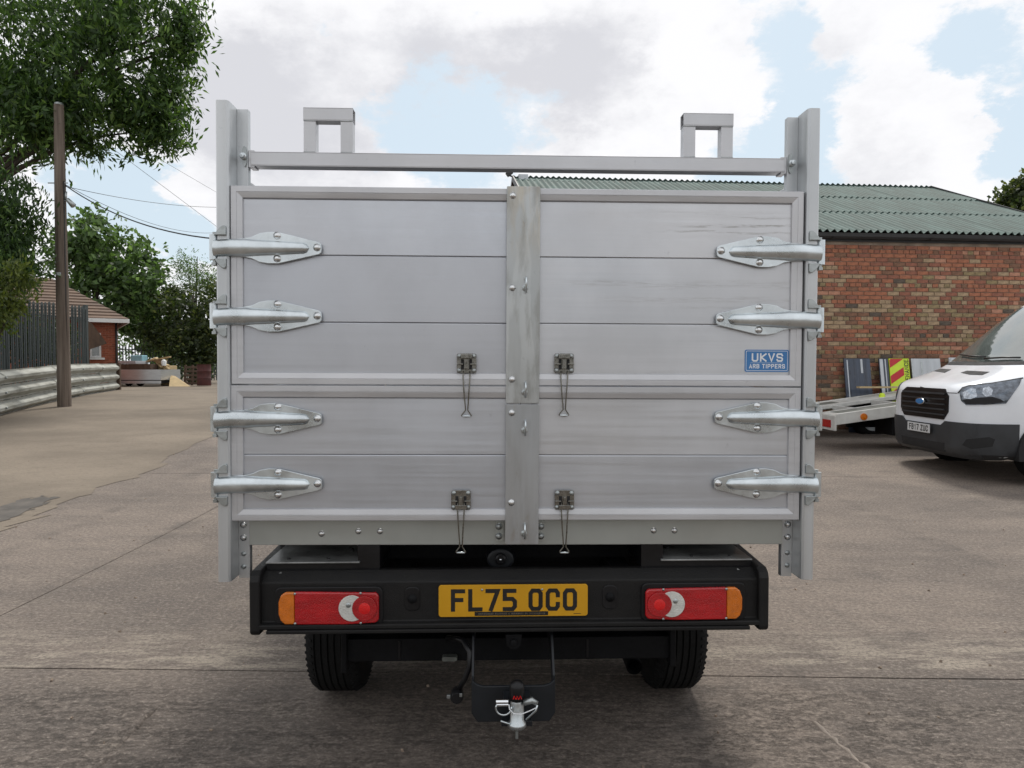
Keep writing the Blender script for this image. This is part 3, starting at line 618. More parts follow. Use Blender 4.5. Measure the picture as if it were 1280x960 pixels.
# hinges
def hinge(s, z):
    def X(x): return s*x
    out = [(.995, .030), (.955, .032), (.925, .038), (.900, .050), (.870, .055), (.835, .0545), (.79, .044), (.695, .021), (.688, .015), (.686, 0)]
    poly = [(X(x), z+h) for x, h in out]+[(X(x), z-h*.97) for x, h in reversed(out[:-1])]
    b = MB(); b.prism(poly, -.018, -.0125)
    h = part('hinge', b, M['zinc'], bevel=.0015); h.rotation_euler.y = 0
    # pressed half-round rib: swollen at the knuckle, swelling out of the strap
    b = MB(); ns = 34; na = 12; vs = []
    for i in range(ns+1):
        t = i/ns; x = 1.050-t*(1.050-.728)
        r = .0335 if t < .92 else .0335*math.sqrt(max(0, 1-((t-.92)/.08)**2))
        if t > .12: r *= (1-.38*min(1, (t-.12)/.8)**1.4)
        r *= 1+.05*math.exp(-((t-.33)/.05)**2); dz = .0
        if t < .18: dz = -.004*(1-t/.18)
        for j in range(na+1):
            a = math.pi*j/na; vs.append((X(x), -.0175-r*math.sin(a)*.76, z+dz+r*math.cos(a)*.92))
    b.add(vs, [(i*(na+1)+j, i*(na+1)+j+1, (i+1)*(na+1)+j+1, (i+1)*(na+1)+j) for i in range(ns) for j in range(na)])
    b.add([vs[j] for j in range(na+1)], [tuple(range(na+1))])
    b.build('rib', M['zinc'], h, smooth=True)
    # pin eye and clevis on the post
    b = MB(); b.prism(rrect(*sorted((X(1.060), X(1.010))), z-.040, z+.040, .004, 2), -.016, -.010+.018)
    b.build('eye_plate', M['zinc'], h, bevel=.003)
    b = MB(); b.tube([(X(1.055), -.020, z-.043), (X(1.055), -.020, z+.043)], .0125, 14); b.build('knuckle', M['zinc'], h, smooth='auto')
    b = MB(); b.tube([(X(1.050), -.018, z-.062), (X(1.050), -.018, z+.052)], .0075, 10); b.lathe([(.012, -.062), (.012, -.052)], (X(1.050), -.018, z), 'Z', 6, True)
    b.build('hinge_pin', M['zincdark'], h, smooth='auto')
    # rounded lug welded on the post above and below
    for q in (-1, 1):
        a = [(X(1.046), z+q*.040), (X(1.006), z+q*.040), (X(1.006), z+q*.066), (X(1.010), z+q*.073), (X(1.018), z+q*.073), (X(1.028), z+q*.066), (X(1.038), z+q*.054)]
        b = MB(); b.prism(a, -.036, -.0245); b.build('lug', M['zincdark'], h, bevel=.002)
    for x, dz in ((.838, .0425), (.838, -.036), (.702, .003)): putbolt(X(x), -.018, z+dz, h, s=1.12)
    return h
for py in (311, 396, 523.5, 604.5): hinge(-1, T(340, py).z)
for py in (316, 400, 522, 604): hinge(1, T(950, py).z)
# over-centre latches with their long wire loops
def latch(px, py, upright, drop_py):
    c = T(px, py); x, z = c.x, c.z; w = .034
    b = MB(); b.prism(rrect(x-w, x+w, z-w, z+w, .006, 3), -.0165, -.0125)
    l = part('latch', b, M['latch'], bevel=.0008)
    b = MB(); b.box(x-.034, x-.012, -.024, -.017, z-.006, z-.001); b.box(x+.012, x+.034, -.024, -.017, z-.006, z-.001)
    q = 1 if upright else -1
    b.box(x-.020, x+.020, -.030, -.018, z+q*.016, z+q*.031); b.prism([(x-.008, z-.020), (x+.008, z-.020), (x+.004, z+.012), (x-.004, z+.012)], -.028, -.018)
    b.build('latch_lever', M['latch'], l, bevel=.0015)
    b = MB(); b.box(x-.019, x-.009, -.0185, -.0168, z-.022, z+.014); b.box(x+.009, x+.019, -.0185, -.0168, z-.022, z+.014); b.build('slot', M['hole'], l)
    for dx in (-.025, .025):
        for dz in (-.025, .025): putbolt(x+dx, -.0168, z+dz, l, rivet_me, 'rivet', 1.0)
    zb = T(px, drop_py).z; z0 = z-.028 if upright else z-.008
    for dx in (-1, 1):
        b = MB(); b.tube([(x+dx*.011, -.020, z0), (x+dx*.012, -.026, z0-.02), (x+dx*.008, -.026, (z0+zb)/2), (x+dx*.004+.001, -.024, zb+.022), (x+dx*.014, -.024, zb+.008), (x+dx*.017, -.024, zb+.003), (x+dx*.012, -.024, zb), (x, -.024, zb-.001)], .0024, 8)
        b.build('wire', M['wire'], l, smooth=True)
    b = MB(); b.tube([(x-.014, -.024, zb+.001), (x+.014, -.024, zb+.001)], .0035, 8); b.build('pull', M['zinc'], l, smooth=True)
latch(583.5, 454, True, 520); latch(704.5, 454, True, 519); latch(576.5, 624, False, 689); latch(705, 624, False, 689)
# rear cross rail under the gates
b = MB(); b.box(-.957, .957, .040, .050, .858, .953); b.box(-.957, .957, .0505, .10, .858, .864); rl = part('rear_rail', b, M['rail'], bevel=.0015)
for px, py in ((402, 667), (448, 664), (475, 664), (817, 663), (843, 663)):
    q = T(px, py, .04); putbolt(q.x, .04, q.z, rl, s=.95)
for x0 in (-.083, .068):
    b = MB(); b.prism(rrect(x0, x0+.030, .872, .942, .006), .0335, .039); pl = b.build('rivet_plate', M['rail'], rl)
    putbolt(x0+.012, .0335, .925, rl, rivet_me, 'rivet', 1.5); putbolt(x0+.012, .0335, .890, rl, rivet_me, 'rivet', 1.5)
b = MB(); b.box(-.9605, .9605, .063, .085, .852, .8575); part('rail_lip', b, M['alu'])
# body shell behind the gates: floor, sides, front board (planks 0.23 m)
BL = 3.3
b = MB(); b.box(-.958, .958, .101, BL, .90, .935); part('body_floor', b, M['chassis'])
for s in (-1, 1):
    for k in range(5):
        z0 = .955+k*.2325; b = MB(); b.box(*sorted((s*.966, s*.996)), .09, BL, z0+.001, z0+.2305); part('side_plank', b, [M['alu'], M['alu2'], M['alu3']][k % 3], bevel=.002)
    for y in (.9, 1.75, 2.6, 3.27): b = MB(); b.box(*sorted((s*.997, s*1.035)), y, y+.05, .80, 2.16); part('side_post', b, M['post'], bevel=.002)
    b = MB(); b.box(*sorted((s*.961, s*1.001)), .09, BL, 2.1185, 2.150); part('side_cap', b, M['frame'], bevel=.002)
b = MB(); b.box(-.96, .96, BL+.001, BL+.03, .95, 2.15); part('headboard', b, M['alu2'])

# chassis group, a hair out of parallel with the body
CH = [0]
def cpart(name, mb_, m_, parent=TR, **k):
    o = mb_.build(name, m_, parent, **k)
    if parent is TR: o.rotation_euler.y = R(-.30); o.location = (-.022, 0, 0)
    return o
def cz(px, py, yl):
    q = T(px, py, yl); q.x += .022; return q
# rear bumper
b = MB()
prof = [(-.012, .742), (-.012, .604), (-.034, .600), (-.034, .583), (.060, .583), (.060, .70), (.055, .772), (.032, .772)]
b.prism(prof, -.898, .898, 'YZ'); bp_ = cpart('bumper', b, M['blackp'], bevel=.004)
b = MB(); b.prism([(-.85, .583), (.84, .583), (.84, .570), (-.85, .570)], -.040, .02); b.build('bumper_lip', M['blackp'], bp_, bevel=.003)
for s in (-1, 1):
    b = MB(); yz = [(-.036, .575), (-.036, .752), (-.028, .772), (-.008, .786), (.32, .800), (.32, .68), (.04, .62), (.02, .563), (-.026, .563)]
    b.prism(yz, s*.872, s*.908, 'YZ'); b.build('bumper_end', M['blackp'], bp_, bevel=.010, seg=3)
    b = MB(); b.box(*sorted((s*.540, s*.872)), .033, .36, .796, .802)
    sh = b.build('step_plate', M['shelf'], bp_, bevel=.002)
    b = MB(); b.box(*sorted((s*.545, s*.872)), .045, .055, .760, .795); b.build('upright', M['blackm'], bp_)
    b = MB(); b.box(*sorted((s*.47, s*.55)), .045, .30, .765, .86); b.build('step_bracket', M['blackm'], bp_, bevel=.003)
    for k, x in enumerate((.66, .80)): b = MB(); b.lathe([(.006, .802), (.006, .807), (.001, .808)], (s*x, .07, 0), 'Z', 8); b.build('bolt', M['hole'], sh)
    for k, x in enumerate((.572, .600)): b = MB(); b.lathe([(.009, .802), (.009, .809), (.001, .810)], (s*x, .19, 0), 'Z', 8); b.build('bolt', M['hole'], sh)
    # moulded wedge beside the lamp, its highlight put into a paler colour
    b = MB(); b.add([(s*.862, -.006, .7425), (s*.800, -.006, .7425), (s*.815, .028, .770), (s*.862, -.010, .738), (s*.800, -.010, .738)], [(0, 1, 2), (0, 3, 4, 1)]); b.build('wedge_highlight', M['shelf'], bp_)
    # oval blanking plugs
    b = MB(); b.prism(rrect(s*.348-.027, s*.348+.027, .640, .725, .02), -.016, -.01); q = b.build('plug', M['blackm'], bp_, bevel=.004)
    b = MB(); b.lathe([(.017, -.016), (.014, -.024), (.001, -.026)], (s*.348, 0, .683), 'Y', 16); b.build('plug_boss', M['chassis'], bp_, smooth=True)
# lamps (x0 outer, x1 inner)
def lamp(s):
    xo, xi = (.808, .462)
    z0, z1 = .603, .715
    if s > 0: xo, xi, z0, z1 = .813, .470, .607, .719
    def X(a): return s*a
    b = MB(); pol = rrect(*sorted((X(xo+.016), X(xi-.012))), z0-.011, z1+.013, .022); b.prism(pol, -.020, -.0125); l = cpart('tail_lamp', b, M['blackm'], bevel=.003)
    w = xo-xi
    a = [(X(xo-.055), z0), (X(xo-.055), z1), (X(xo-.022), z1), (X(xo-.008), z1-.012), (X(xo), z1-.035), (X(xo), z0+.035), (X(xo-.008), z0+.012), (X(xo-.022), z0)]
    b = MB(); b.prism(a, -.036, -.0205); b.build('indicator_lens', M['amber'], l, bevel=.005, seg=3)
    a = [(X(xo-.0555), z0-.001), (X(xo-.0555), z1+.001), (X(xi+.01), z1-.004), (X(xi), z1-.014), (X(xi), z0+.014), (X(xi+.01), z0+.003), (X(xi+.11), z0-.002)]
    b = MB(); b.prism(a, -.036, -.0205); b.build('red_lens', M['red'], l, bevel=.005, seg=3)
    cxr = xi+.092; zc = (z0+z1)/2
    b = MB(); b.prism(circ(X(cxr), zc, .046, .0455, 28), -.040, -.0365); b.build('reversing_lens', M['clear'], l, bevel=.0015)
    cxf = xi+.048
    b = MB(); b.prism(circ(X(cxf), zc, .043, .043, 28), -.0425, -.0402); b.build('fog_lens', M['red'], l, bevel=.0015)
    b = MB(); b.lathe([(.020, -.0426), (.015, -.0436), (.007, -.0442), (.0005, -.0443)], (X(cxf), 0, zc), 'Y', 20); b.build('reflector', M['redb'], l, smooth=True)
    b = MB(); b.lathe([(.009, -.0405), (.007, -.043), (.0005, -.0432)], (X(cxr+.012), 0, zc+.012), 'Y', 14); b.build('bulb', M['zincdark'], l, smooth=True)
    for x in (xo-.058, xi+.062):
        for z in (z0+.004, z1-.004): putbolt(X(x), -.0372, z, l, rivet_me, 'screw', .55)
lamp(-1); lamp(1)
# number plate
pm = MB(); pc = .0065; pm.prism(rrect(pc-.262, pc+.262, .619, .731, .010), -.020, -.014); pl = cpart('number_plate', pm, M['platey'], bevel=.0008)
tm = MB(); text_mb(tm, 'FL75 OCO', pc-.219, .638, .050, .079, .0105, .0145, space=.030, y=-.0206); tm.build('lettering', M['ink'], pl)
tm = MB(); tm.prism(rrect(pc-.136, pc+.122, .6225, .6365, .001, 1), -.0210, -.0201); tm.build('maker_strip', M['ink'], pl)
tm = MB(); x = pc-.122; random.seed(3)
while x < pc+.108:
    w_ = random.choice((.002, .003, .0035, .0045)); tm.box(x, x+w_, -.02125, -.0211, .6265, .6325); x += w_+.0018+(0 if random.random() < .85 else .005)
tm.build('small_print', M['latch'], pl)
tm = MB(); tm.box(pc+.212, pc+.238, -.0203, -.02005, .626, .628); tm.build('maker_mark', M['ink'], pl)
for px in (604, 679):
    q = cz(px, 737, -.02); putbolt(q.x, -.0207, q.z, pl, rivet_me, 'screw', .5)
# reversing camera in the dark gap
b = MB(); q = cz(627, 699, .12); b.prism(circ(q.x, q.z, .052, .040, 22), .115, .20); rc = cpart('reversing_camera', b, M['bluegrey'], bevel=.01)
b = MB(); b.lathe([(.022, .115), (.020, .098), (.014, .094), (.012, .100), (.0005, .1)], (q.x+.0, 0, q.z+.004), 'Y', 18); b.build('camera_lens', M['blackm'], rc, smooth='auto')
b = MB(); b.lathe([(.005, .098), (.003, .0955), (.0003, .095)], (q.x+.0, 0, q.z+.004), 'Y', 10); b.build('lens_glass', M['chrome'], rc, smooth=True)
# underframe
b = MB(); b.box(-.9, .9, .30, .36, .74, .90); cpart('rear_crossmember', b, M['chassis'])
b = MB(); b.box(-.62, .60, .38, .44, .70, .898); cpart('tipping_frame', b, M['chassis'])
b = MB(); b.box(-.87, .87, .10, .12, .60, .757); cpart('bumper_back', b, M['chassis'])
b = MB(); b.box(-.93, .93, .45, .47, .50, .89); cpart('rear_light_blocker', b, M['chassis'])  # added dark sheet, stops light showing through under the body
for s in (-1, 1): b = MB(); b.box(*sorted((s*.62, s*.93)), 1.35, 3.2, .32, .80); cpart('side_light_blocker', b, M['chassis'], bevel=.03)  # long dark boxes added to deepen the shade under the truck
for s in (-1, 1):
    b = MB(); b.box(*sorted((s*.38, s*.45)), .10, 5.6, .60, .74); cpart('chassis_rail', b, M['chassis'])
    b = MB(); b.box(*sorted((s*.40, s*.46)), .361, 3.2, .76, .898); cpart('body_bearer', b, M['chassis'])
q0 = cz(432, 797, .18); q1 = cz(840, 797, .18); q2 = cz(640, 824, .18)
b = MB(); b.box(q0.x, q1.x, .17, .24, q2.z, q0.z); b.box(q0.x-.01, q0.x+.012, .15, .26, q2.z-.035, q0.z+.03); b.box(q1.x-.012, q1.x+.01, .15, .26, q2.z-.025, q0.z+.03)
ur = cpart('underrun_bar', b, M['chassis'], bevel=.004)
for px in (500, 735): q = cz(px, 810, .17); b = MB(); b.box(q.x-.004, q.x+.004, .166, .17, q2.z+.008, q0.z-.008); b.build('bracket_edge', M['blackm'], ur)
# axle, springs, exhaust, fuel tank shape
b = MB(); b.tube([(-.7, .83, .34), (.7, .83, .34)], .045, 12); b.lathe([(.02, -.10), (.11, -.05), (.13, 0), (.11, .05), (.02, .10)], (0, .83, .33), 'Y', 18); cpart('rear_axle', b, M['chassis'], smooth=True)
for s in (-1, 1): b = MB(); b.tube([(s*.5, .2, .56), (s*.5, .5, .43), (s*.5, .83, .40), (s*.5, 1.3, .45), (s*.5, 1.6, .56)], .028, 8); cpart('leaf_spring', b, M['chassis'], smooth=True)
q = cz(792, 832, .42)
b = MB(); b.tube([(q.x, .40, q.z), (q.x, .9, q.z+.03), (q.x-.1, 2.2, .42)], .033, 14, cap=False); b.tube([(q.x, .401, q.z), (q.x, .8, q.z+.026)], .028, 14, cap=False); cpart('exhaust_pipe', b, M['chassis'], smooth=True)
b = MB(); b.tube([(q.x+.012, .41, q.z+.034), (q.x+.018, .41, q.z+.055), (q.x+.012, .415, q.z+.085)], .004, 6); cpart('exhaust_hanger', b, M['zincdark'], smooth=True)
# wheels
def wheel(name, parent, x, y, z, r=.34, w=.225, side=1, local=True, axis='X', rimcol=None):
    prof = []
    hw = w/2
    prof = [(r*.60, -hw*.82), (r*.70, -hw*.98), (r*.84, -hw), (r*.93, -hw*.93), (r*.975, -hw*.80), (r*.995, -hw*.62)]
    tread = []
    ng = 5
    for k in range(ng):
        c = -hw*.5+k*hw*.25; tread += [(r, c-hw*.09), (r*.975, c-hw*.075), (r*.975, c-hw*.035), (r, c-hw*.02)]
    prof = prof+tread+[(a, -c) for a, c in reversed(prof)]
    b = MB(); b.lathe(prof, (0, 0, 0), axis, 56); o = b.build(name, M['rubber'], parent, smooth='auto')
    b = MB(); s = side; b.lathe([(r*.62, -hw*.8), (r*.60, -hw*.3), (r*.60, hw*.5*s), (r*.62, hw*.8*s)], (0, 0, 0), axis, 28)
    b.lathe([(r*.61, hw*.55*s), (r*.45, hw*.30*s), (r*.25, hw*.45*s), (.0005, hw*.45*s)], (0, 0, 0), axis, 28)
    b.build('rim', rimcol or M['silver'], o, smooth=True)
    for k in range(44):   # tread sipes as little blocks on the shoulders
        pass
    o.location = (x, y, z); return o
sip = MB()
for s, xx in ((-1, -.757), (1, .750)):
    o = wheel('wheel', TR, xx-.022, .83, .345, .342, .225, s)
    b = MB()
    for k in range(60):
        a = 2*math.pi*k/60
        for side in (-1, 1):
            p0 = Vector((side*.108, math.cos(a)*.318, math.sin(a)*.318)); p1 = Vector((side*.075, math.cos(a+.02)*.3425, math.sin(a+.02)*.3425))
            b.bar(p0, p1, .010, .004, (0, math.cos(a), math.sin(a)))
    q = b.build('tread_blocks', M['rubber'], o); q['kind'] = 'stuff'
for s in (-1, 1): wheel('wheel', TR, s*.84-.022, 4.6, .345, .342, .225, s)
for s in (-1, 1):
    b = MB(); pts = []
    for k in range(9):
        a = R(20+140*k/8); pts.append((math.cos(a)*.42+.83, math.sin(a)*.42+.34))
    poly = pts+[((y-.83)*.98+.83, (z-.34)*.98+.34) for y, z in reversed(pts)]
    b.prism(poly, s*.66-.022, s*.90-.022, 'YZ'); part('mudguard', b, M['blackp'])
# tow bracket: dark drop plate with cheeks, pin-and-ball jaw
q = cz(590, 800, .0); w0 = cz(590, 870, -.08).x; w1 = cz(695, 870, -.08).x
ztop = cz(640, 800, -.02).z; zb0 = cz(640, 858, -.1).z; zb1 = cz(640, 907, -.1).z
b = MB(); b.prism([(w0, zb0+.012), (w0+.02, zb0-.004), (w0+.040, zb0-.010), (w1-.040, zb0-.010), (w1-.02, zb0-.004), (w1, zb0+.012), (w1, zb1+.03), (w1-.02, zb1), (w0+.02, zb1), (w0, zb1+.03)], -.075, -.063)
tb = cpart('tow_bracket', b, M['bluegrey'], bevel=.003)
for a in (w0, w1):
    b = MB(); b.prism([(-.062, zb1+.035), (-.062, zb0+.02), (.02, ztop+.0), (.20, ztop+.05), (.20, ztop-.05), (.06, ztop-.08), (-.02, zb1+.10)], a, a+(.008 if a == w0 else -.008), 'YZ'); b.build('cheek', M['bluegrey'], tb, bevel=.001)
b = MB(); q = cz(643, 799, -.01); b.prism([(q.x-.03, q.z+.02), (q.x+.03, q.z+.02), (q.x+.024, q.z-.02), (q.x+.01, q.z-.032), (q.x-.01, q.z-.032), (q.x-.024, q.z-.02)], -.02, .01); b.lathe([(.012, -.021), (.011, -.034), (.0005, -.035)], (q.x, 0, q.z-.005), 'Y', 14); cpart('towing_eye', b, M['chassis'], bevel=.002)
hx = cz(647, 880, -.15).x; yb = -.15
def hz_(py): return cz(647, py, yb).z
hb = MB(); hb.lathe([(.0005, hz_(850)), (.012, hz_(850.7)), (.021, hz_(853.5)), (.025, hz_(858)), (.0245, hz_(866)), (.026, hz_(874)), (.0005, hz_(874.5))], (hx, yb, 0), 'Z', 24); ball = hb.build('ball_cap', M['blackm'], tb, smooth=True)
b = MB()
zl = hz_(867.5)
for k in range(3):
    xx = -.010+k*.010
    b.tube([(hx+xx-.004, yb-.0262+abs(xx)*.22, zl-.006), (hx+xx, yb-.0268+abs(xx)*.22, zl+.005), (hx+xx+.004, yb-.0262+abs(xx)*.22, zl-.006)], .0016, 6)
b.build('cap_emblem', M['redb'], tb)
b = MB(); b.lathe([(.021, hz_(875)), (.023, hz_(878)), (.0235, hz_(900)), (.030, hz_(903)), (.031, hz_(907)), (.023, hz_(910)), (.0005, hz_(910.5))], (hx, yb, 0), 'Z', 24); b.build('ball_post', M['zinc'], tb, smooth=True)

b = MB(); b.box(hx-.052, hx+.052, yb+.02, -.076, hz_(912), hz_(905)); b.build('lower_jaw', M['bluegrey'], tb, bevel=.002)
b = MB(); b.box(hx-.045, hx+.045, yb+.012, -.076, hz_(882), hz_(876)); b.build('upper_jaw', M['bluegrey'], tb, bevel=.002)
b = MB(); b.tube([(hx-.070, yb-.02, hz_(873.5)), (hx-.030, yb-.02, hz_(873.5))], .0075, 12); b.tube([(hx-.068, yb-.02, hz_(877)), (hx-.030, yb-.02, hz_(877))], .006, 12); b.build('locking_bolt', M['chrome'], tb, smooth='auto')
b = MB(); cx0 = hx-.045; b.tube([(cx0+.026*math.cos(R(a)), yb-.022, hz_(881)+.026*math.sin(R(a))*.9) for a in range(150, 390, 20)], .0032, 8); b.build('pull_ring', M['zinc'], tb, smooth=True)
b = MB(); b.tube([(hx+.022, yb-.015, hz_(876)), (hx+.05, yb-.015, hz_(873)), (hx+.066, yb-.015, hz_(877))], [.010, .011, .008], 10); b.build('locking_lever', M['zincdark'], tb, smooth=True)
b = MB(); b.tube([(hx+.066, yb-.02, hz_(878)), (hx+.062, yb-.02, hz_(885)), (hx+.030, yb-.015, hz_(897))], .0035, 8); b.tube([(hx-.055, yb-.015, hz_(898)), (hx-.02, yb-.015, hz_(903))], .0035, 8); b.build('lever_spring', M['zinc'], tb, smooth=True)
b = MB(); b.tube([(hx-.028, yb-.030, hz_(875)), (hx-.026, yb-.036, hz_(880)), (hx-.012, yb-.040, hz_(885)), (hx+.014, yb-.040, hz_(885.5)), (hx+.045, yb-.034, hz_(882)), (hx+.062, yb-.026, hz_(880.5))], .0017, 8); b.build('safety_wire', M['white'], tb, smooth=True)
b = MB(); b.box(hx-.005, hx+.004, yb-.004, yb+.004, hz_(923), hz_(910)); b.build('split_pin', M['zincdark'], tb, bevel=.001)
# trailer socket and its cable
q = [cz(px, py, yl) for px, py, yl in ((560, 797, .10), (580, 800, .03), (588, 815, -.01), (588, 832, -.02), (582, 848, -.01), (574, 862, 0))]
b = MB(); b.tube(q, .010, 10); cpart('socket_cable', b, M['blackm'], smooth=True)
q = cz(572, 868, 0); b = MB(); b.lathe([(.022, .02), (.024, -.02), (.020, -.030), (.018, -.033), (.0005, -.033)], (q.x, 0, q.z), 'Y', 18); so = cpart('trailer_socket', b, M['blackm'], smooth='auto')
b = MB(); b.box(q.x-.035, q.x-.022, -.03, -.02, q.z, q.z+.012); b.box(q.x+.01, q.x+.02, -.04, -.036, q.z+.01, q.z+.022); b.build('socket_clip', M['zincdark'], so, bevel=.001)
q = cz(563, 821, .15); b = MB(); b.prism(rrect(q.x-.028, q.x+.028, q.z-.008, q.z+.008, .007), .13, .16); cpart('bracket_slot', b, M['bedt'])
# white sticker tag
q0 = T(931, 437); q1 = T(985.5, 465)
b = MB(); b.prism(rrect(q0.x, q1.x, q1.z, q0.z, .006), -.0014, -.0002); sk = part('sticker', b, M['blue'])
b = MB(); ol = rrect(q0.x+.004, q1.x-.004, q1.z+.004, q0.z-.004, .004); il = rrect(q0.x+.0055, q1.x-.0055, q1.z+.0055, q0.z-.0055, .003); n = len(ol)
b.add([(a, -.0017, c) for a, c in ol]+[(a, -.0017, c) for a, c in il], [(i, (i+1) % n, n+(i+1) % n, n+i) for i in range(n)])
w_ = q1.x-q0.x; hh = q0.z-q1.z
text_mb(b, 'UKVS', q0.x+w_*.155, q1.z+hh*.46, w_*.152, hh*.38, w_*.035, .0056, y=-.0018)
text_mb(b, 'ARB TIPPERS', q0.x+w_*.10, q1.z+hh*.155, w_*.066, hh*.20, w_*.017, .0028, space=w_*.045, y=-.0018)
b.box(q0.x+w_*.13, q0.x+w_*.87, -.0019, -.0017, q1.z+hh*.405, q1.z+hh*.415)
b.build('sticker_print', M['white'], sk)
# cab in front (seen only from the side)
b = MB()
cab = [(3.45, .55), (3.45, 2.05), (3.6, 2.22), (4.3, 2.26), (4.75, 2.10), (5.35, 1.42), (5.9, 1.22), (6.05, .95), (6.08, .45), (5.0, .42), (3.9, .42)]
b.prism(cab, -.93, .93, 'YZ'); cb = part('cab', b, M['vanw'], bevel=.06, seg=3)
for s in (-1, 1):
    b = MB(); b.prism([(3.75, 1.35), (3.75, 1.95), (4.55, 1.95), (5.0, 1.40)], s*.925, s*.938, 'YZ'); b.build('side_window', M['glass'], cb)
    b = MB(); b.prism(circ(4.6, .36, .42, .42, 20, 0, 180), s*.90, s*.936, 'YZ'); b.build('wheel_arch', M['hole'], cb)
b = MB(); b.box(-.75, .75, 3.43, 3.449, 1.5, 1.95); b.build('rear_window', M['glass'], cb)
b = MB(); b.bar((0, 4.80, 2.07), (0, 5.32, 1.50), 1.6, .03, (0, .3, 1)); b.build('windscreen', M['glass'], cb)

# ------------------------------------------------------------------ brick building
TH = R(5.3); U = Vector((math.cos(TH), math.sin(TH), 0)); V = Vector((-math.sin(TH), math.cos(TH), 0))
O_ = Vector((.55, 12.72, 0)); LEN = 10.47; DEP = 4.6; ZE, ZR = 3.93, 5.98
BD = thing('brick_workshop', 'long red brick workshop with a green corrugated roof behind the truck', 'building', O_, (0, 0, TH))
def bl(px, py):      # sight line to wall plane, in wall coordinates
    d = ray(px, py); o = Vector((0, 0, EYE)); t = (O_-o).dot(V)/d.dot(V); p = o+d*t; return (p-O_).dot(U), p.z
b = MB(); b.box(0, LEN, .012, .25, -.1, ZE-.02); b.build('wall_core', M['mortar'], BD)
b = MB(); b.box(0, LEN, DEP*2-.25, DEP*2, -.1, ZE-.02)
for u in (0, LEN-.25):
    b.prism([(.2501, -.1), (2*DEP-.2501, -.1), (2*DEP-.2501, ZE-.02), (DEP, ZR-.06), (.2501, ZE-.02)], u, u+.25, 'YZ')
b.build('gable_walls', M['hutbrick'], BD)
CH_, BLn = .078, .232
bmesh_cache = {}
def brick_mesh(w, k):
    if (w, k) not in bmesh_cache:
        b = MB(); d = .0035; h = CH_-.011
        b.add([(0, .03, 0), (w, .03, 0), (w, .03, h), (0, .03, h), (0, .004, 0), (w, .004, 0), (w, .004, h), (0, .004, h), (d, 0, d), (w-d, 0, d), (w-d, 0, h-d), (d, 0, h-d)],
              [(0, 1, 5, 4), (1, 2, 6, 5), (2, 3, 7, 6), (3, 0, 4, 7), (4, 5, 9, 8), (5, 6, 10, 9), (6, 7, 11, 10), (7, 4, 8, 11), (8, 9, 10, 11)])
        bmesh_cache[(w, k)] = b.mesh('brick', BR[k])
    return bmesh_cache[(w, k)]
lo1 = bl(1046, 383); hi1 = bl(1106, 336); lo2 = bl(1211, 383); hi2 = bl(1271, 350)
def brick_kind(u, z):
    r = random.random()
    nzv = mnoise.noise(Vector((u*.9, z*1.6, 3)))
    inp = (lo1[0] < u < hi1[0] and lo1[1] < z < hi1[1]) or (lo2[0] < u < hi2[0] and lo2[1] < z < hi2[1])
    if inp: wts = [6, 2.4, 1.0, .5, 0, .3, .6]
    elif z > 3.30: wts = [5, 4, .4+1.0*max(0, nzv*2), 1.6, .1, .3, .9]
    elif z > 2.75: wts = [2.2, 2.2, 3.6, 1.3, .4, 1.0, 1.5]
    else: wts = [1.2+1.5*max(0, nzv), 2.4, 2.0, 3.4, .4+1.0*max(0, -nzv*2), 1.8, .9]
    return random.choices(range(7), wts)[0]
cand = []; random.seed(21)
nrow = int((ZE-.12-.0)/CH_)
for r_ in range(nrow):
    z = r_*CH_-.0
    if z < .15: continue
    header = (r_ % 4 == 2)
    w = .106 if header else .220; pitch = .1165 if header else .2315
    u = 0.004+(pitch/2 if r_ % 2 else 0)+(.03 if header else 0)
    while u+w < LEN:
        k = brick_kind(u, z); jit = random.uniform(-.002, .003); cand.append((u, z, w, k, jit)); u += pitch
def vis(u, z):
    p = O_+U*u; d = p.y
    px = 640+F*p.x/d; py = 457-F*(z-EYE)/d
    return 1026 < px < 1282 and 296 < py < 455 and not (px > 1185 and py > 457-(px-1185)*.85)
vl = [c for c in cand if vis(c[0], c[1])]; vl.sort(key=lambda c: (O_+U*c[0]).y+abs(c[1]-2.6)*.5-c[2]*6)
chosen = set(id(c) for c in vl[:300])
st_ = MB()
for c in cand:
    u, z, w, k, jit = c
    if id(c) in chosen:
        o = bpy.data.objects.new('brick', brick_mesh(w, k)); C.objects.link(o); o.parent = BD; o.location = (u, jit-.004, z); o.rotation_euler.z = random.uniform(-.01, .01)
    else:
        st_.mi = k; d = .0035; h = CH_-.011; y = jit-.004
        st_.add([(u, .03, z), (u+w, .03, z), (u+w, .03, z+h), (u, .03, z+h), (u, y+.004, z), (u+w, y+.004, z), (u+w, y+.004, z+h), (u, y+.004, z+h), (u+d, y, z+d), (u+w-d, y, z+d), (u+w-d, y, z+h-d), (u+d, y, z+h-d)],
                [(0, 1, 5, 4), (1, 2, 6, 5), (2, 3, 7, 6), (3, 0, 4, 7), (4, 5, 9, 8), (5, 6, 10, 9), (6, 7, 11, 10), (7, 4, 8, 11), (8, 9, 10, 11)])
o = st_.build('brickwork', BR, BD); o['kind'] = 'stuff'
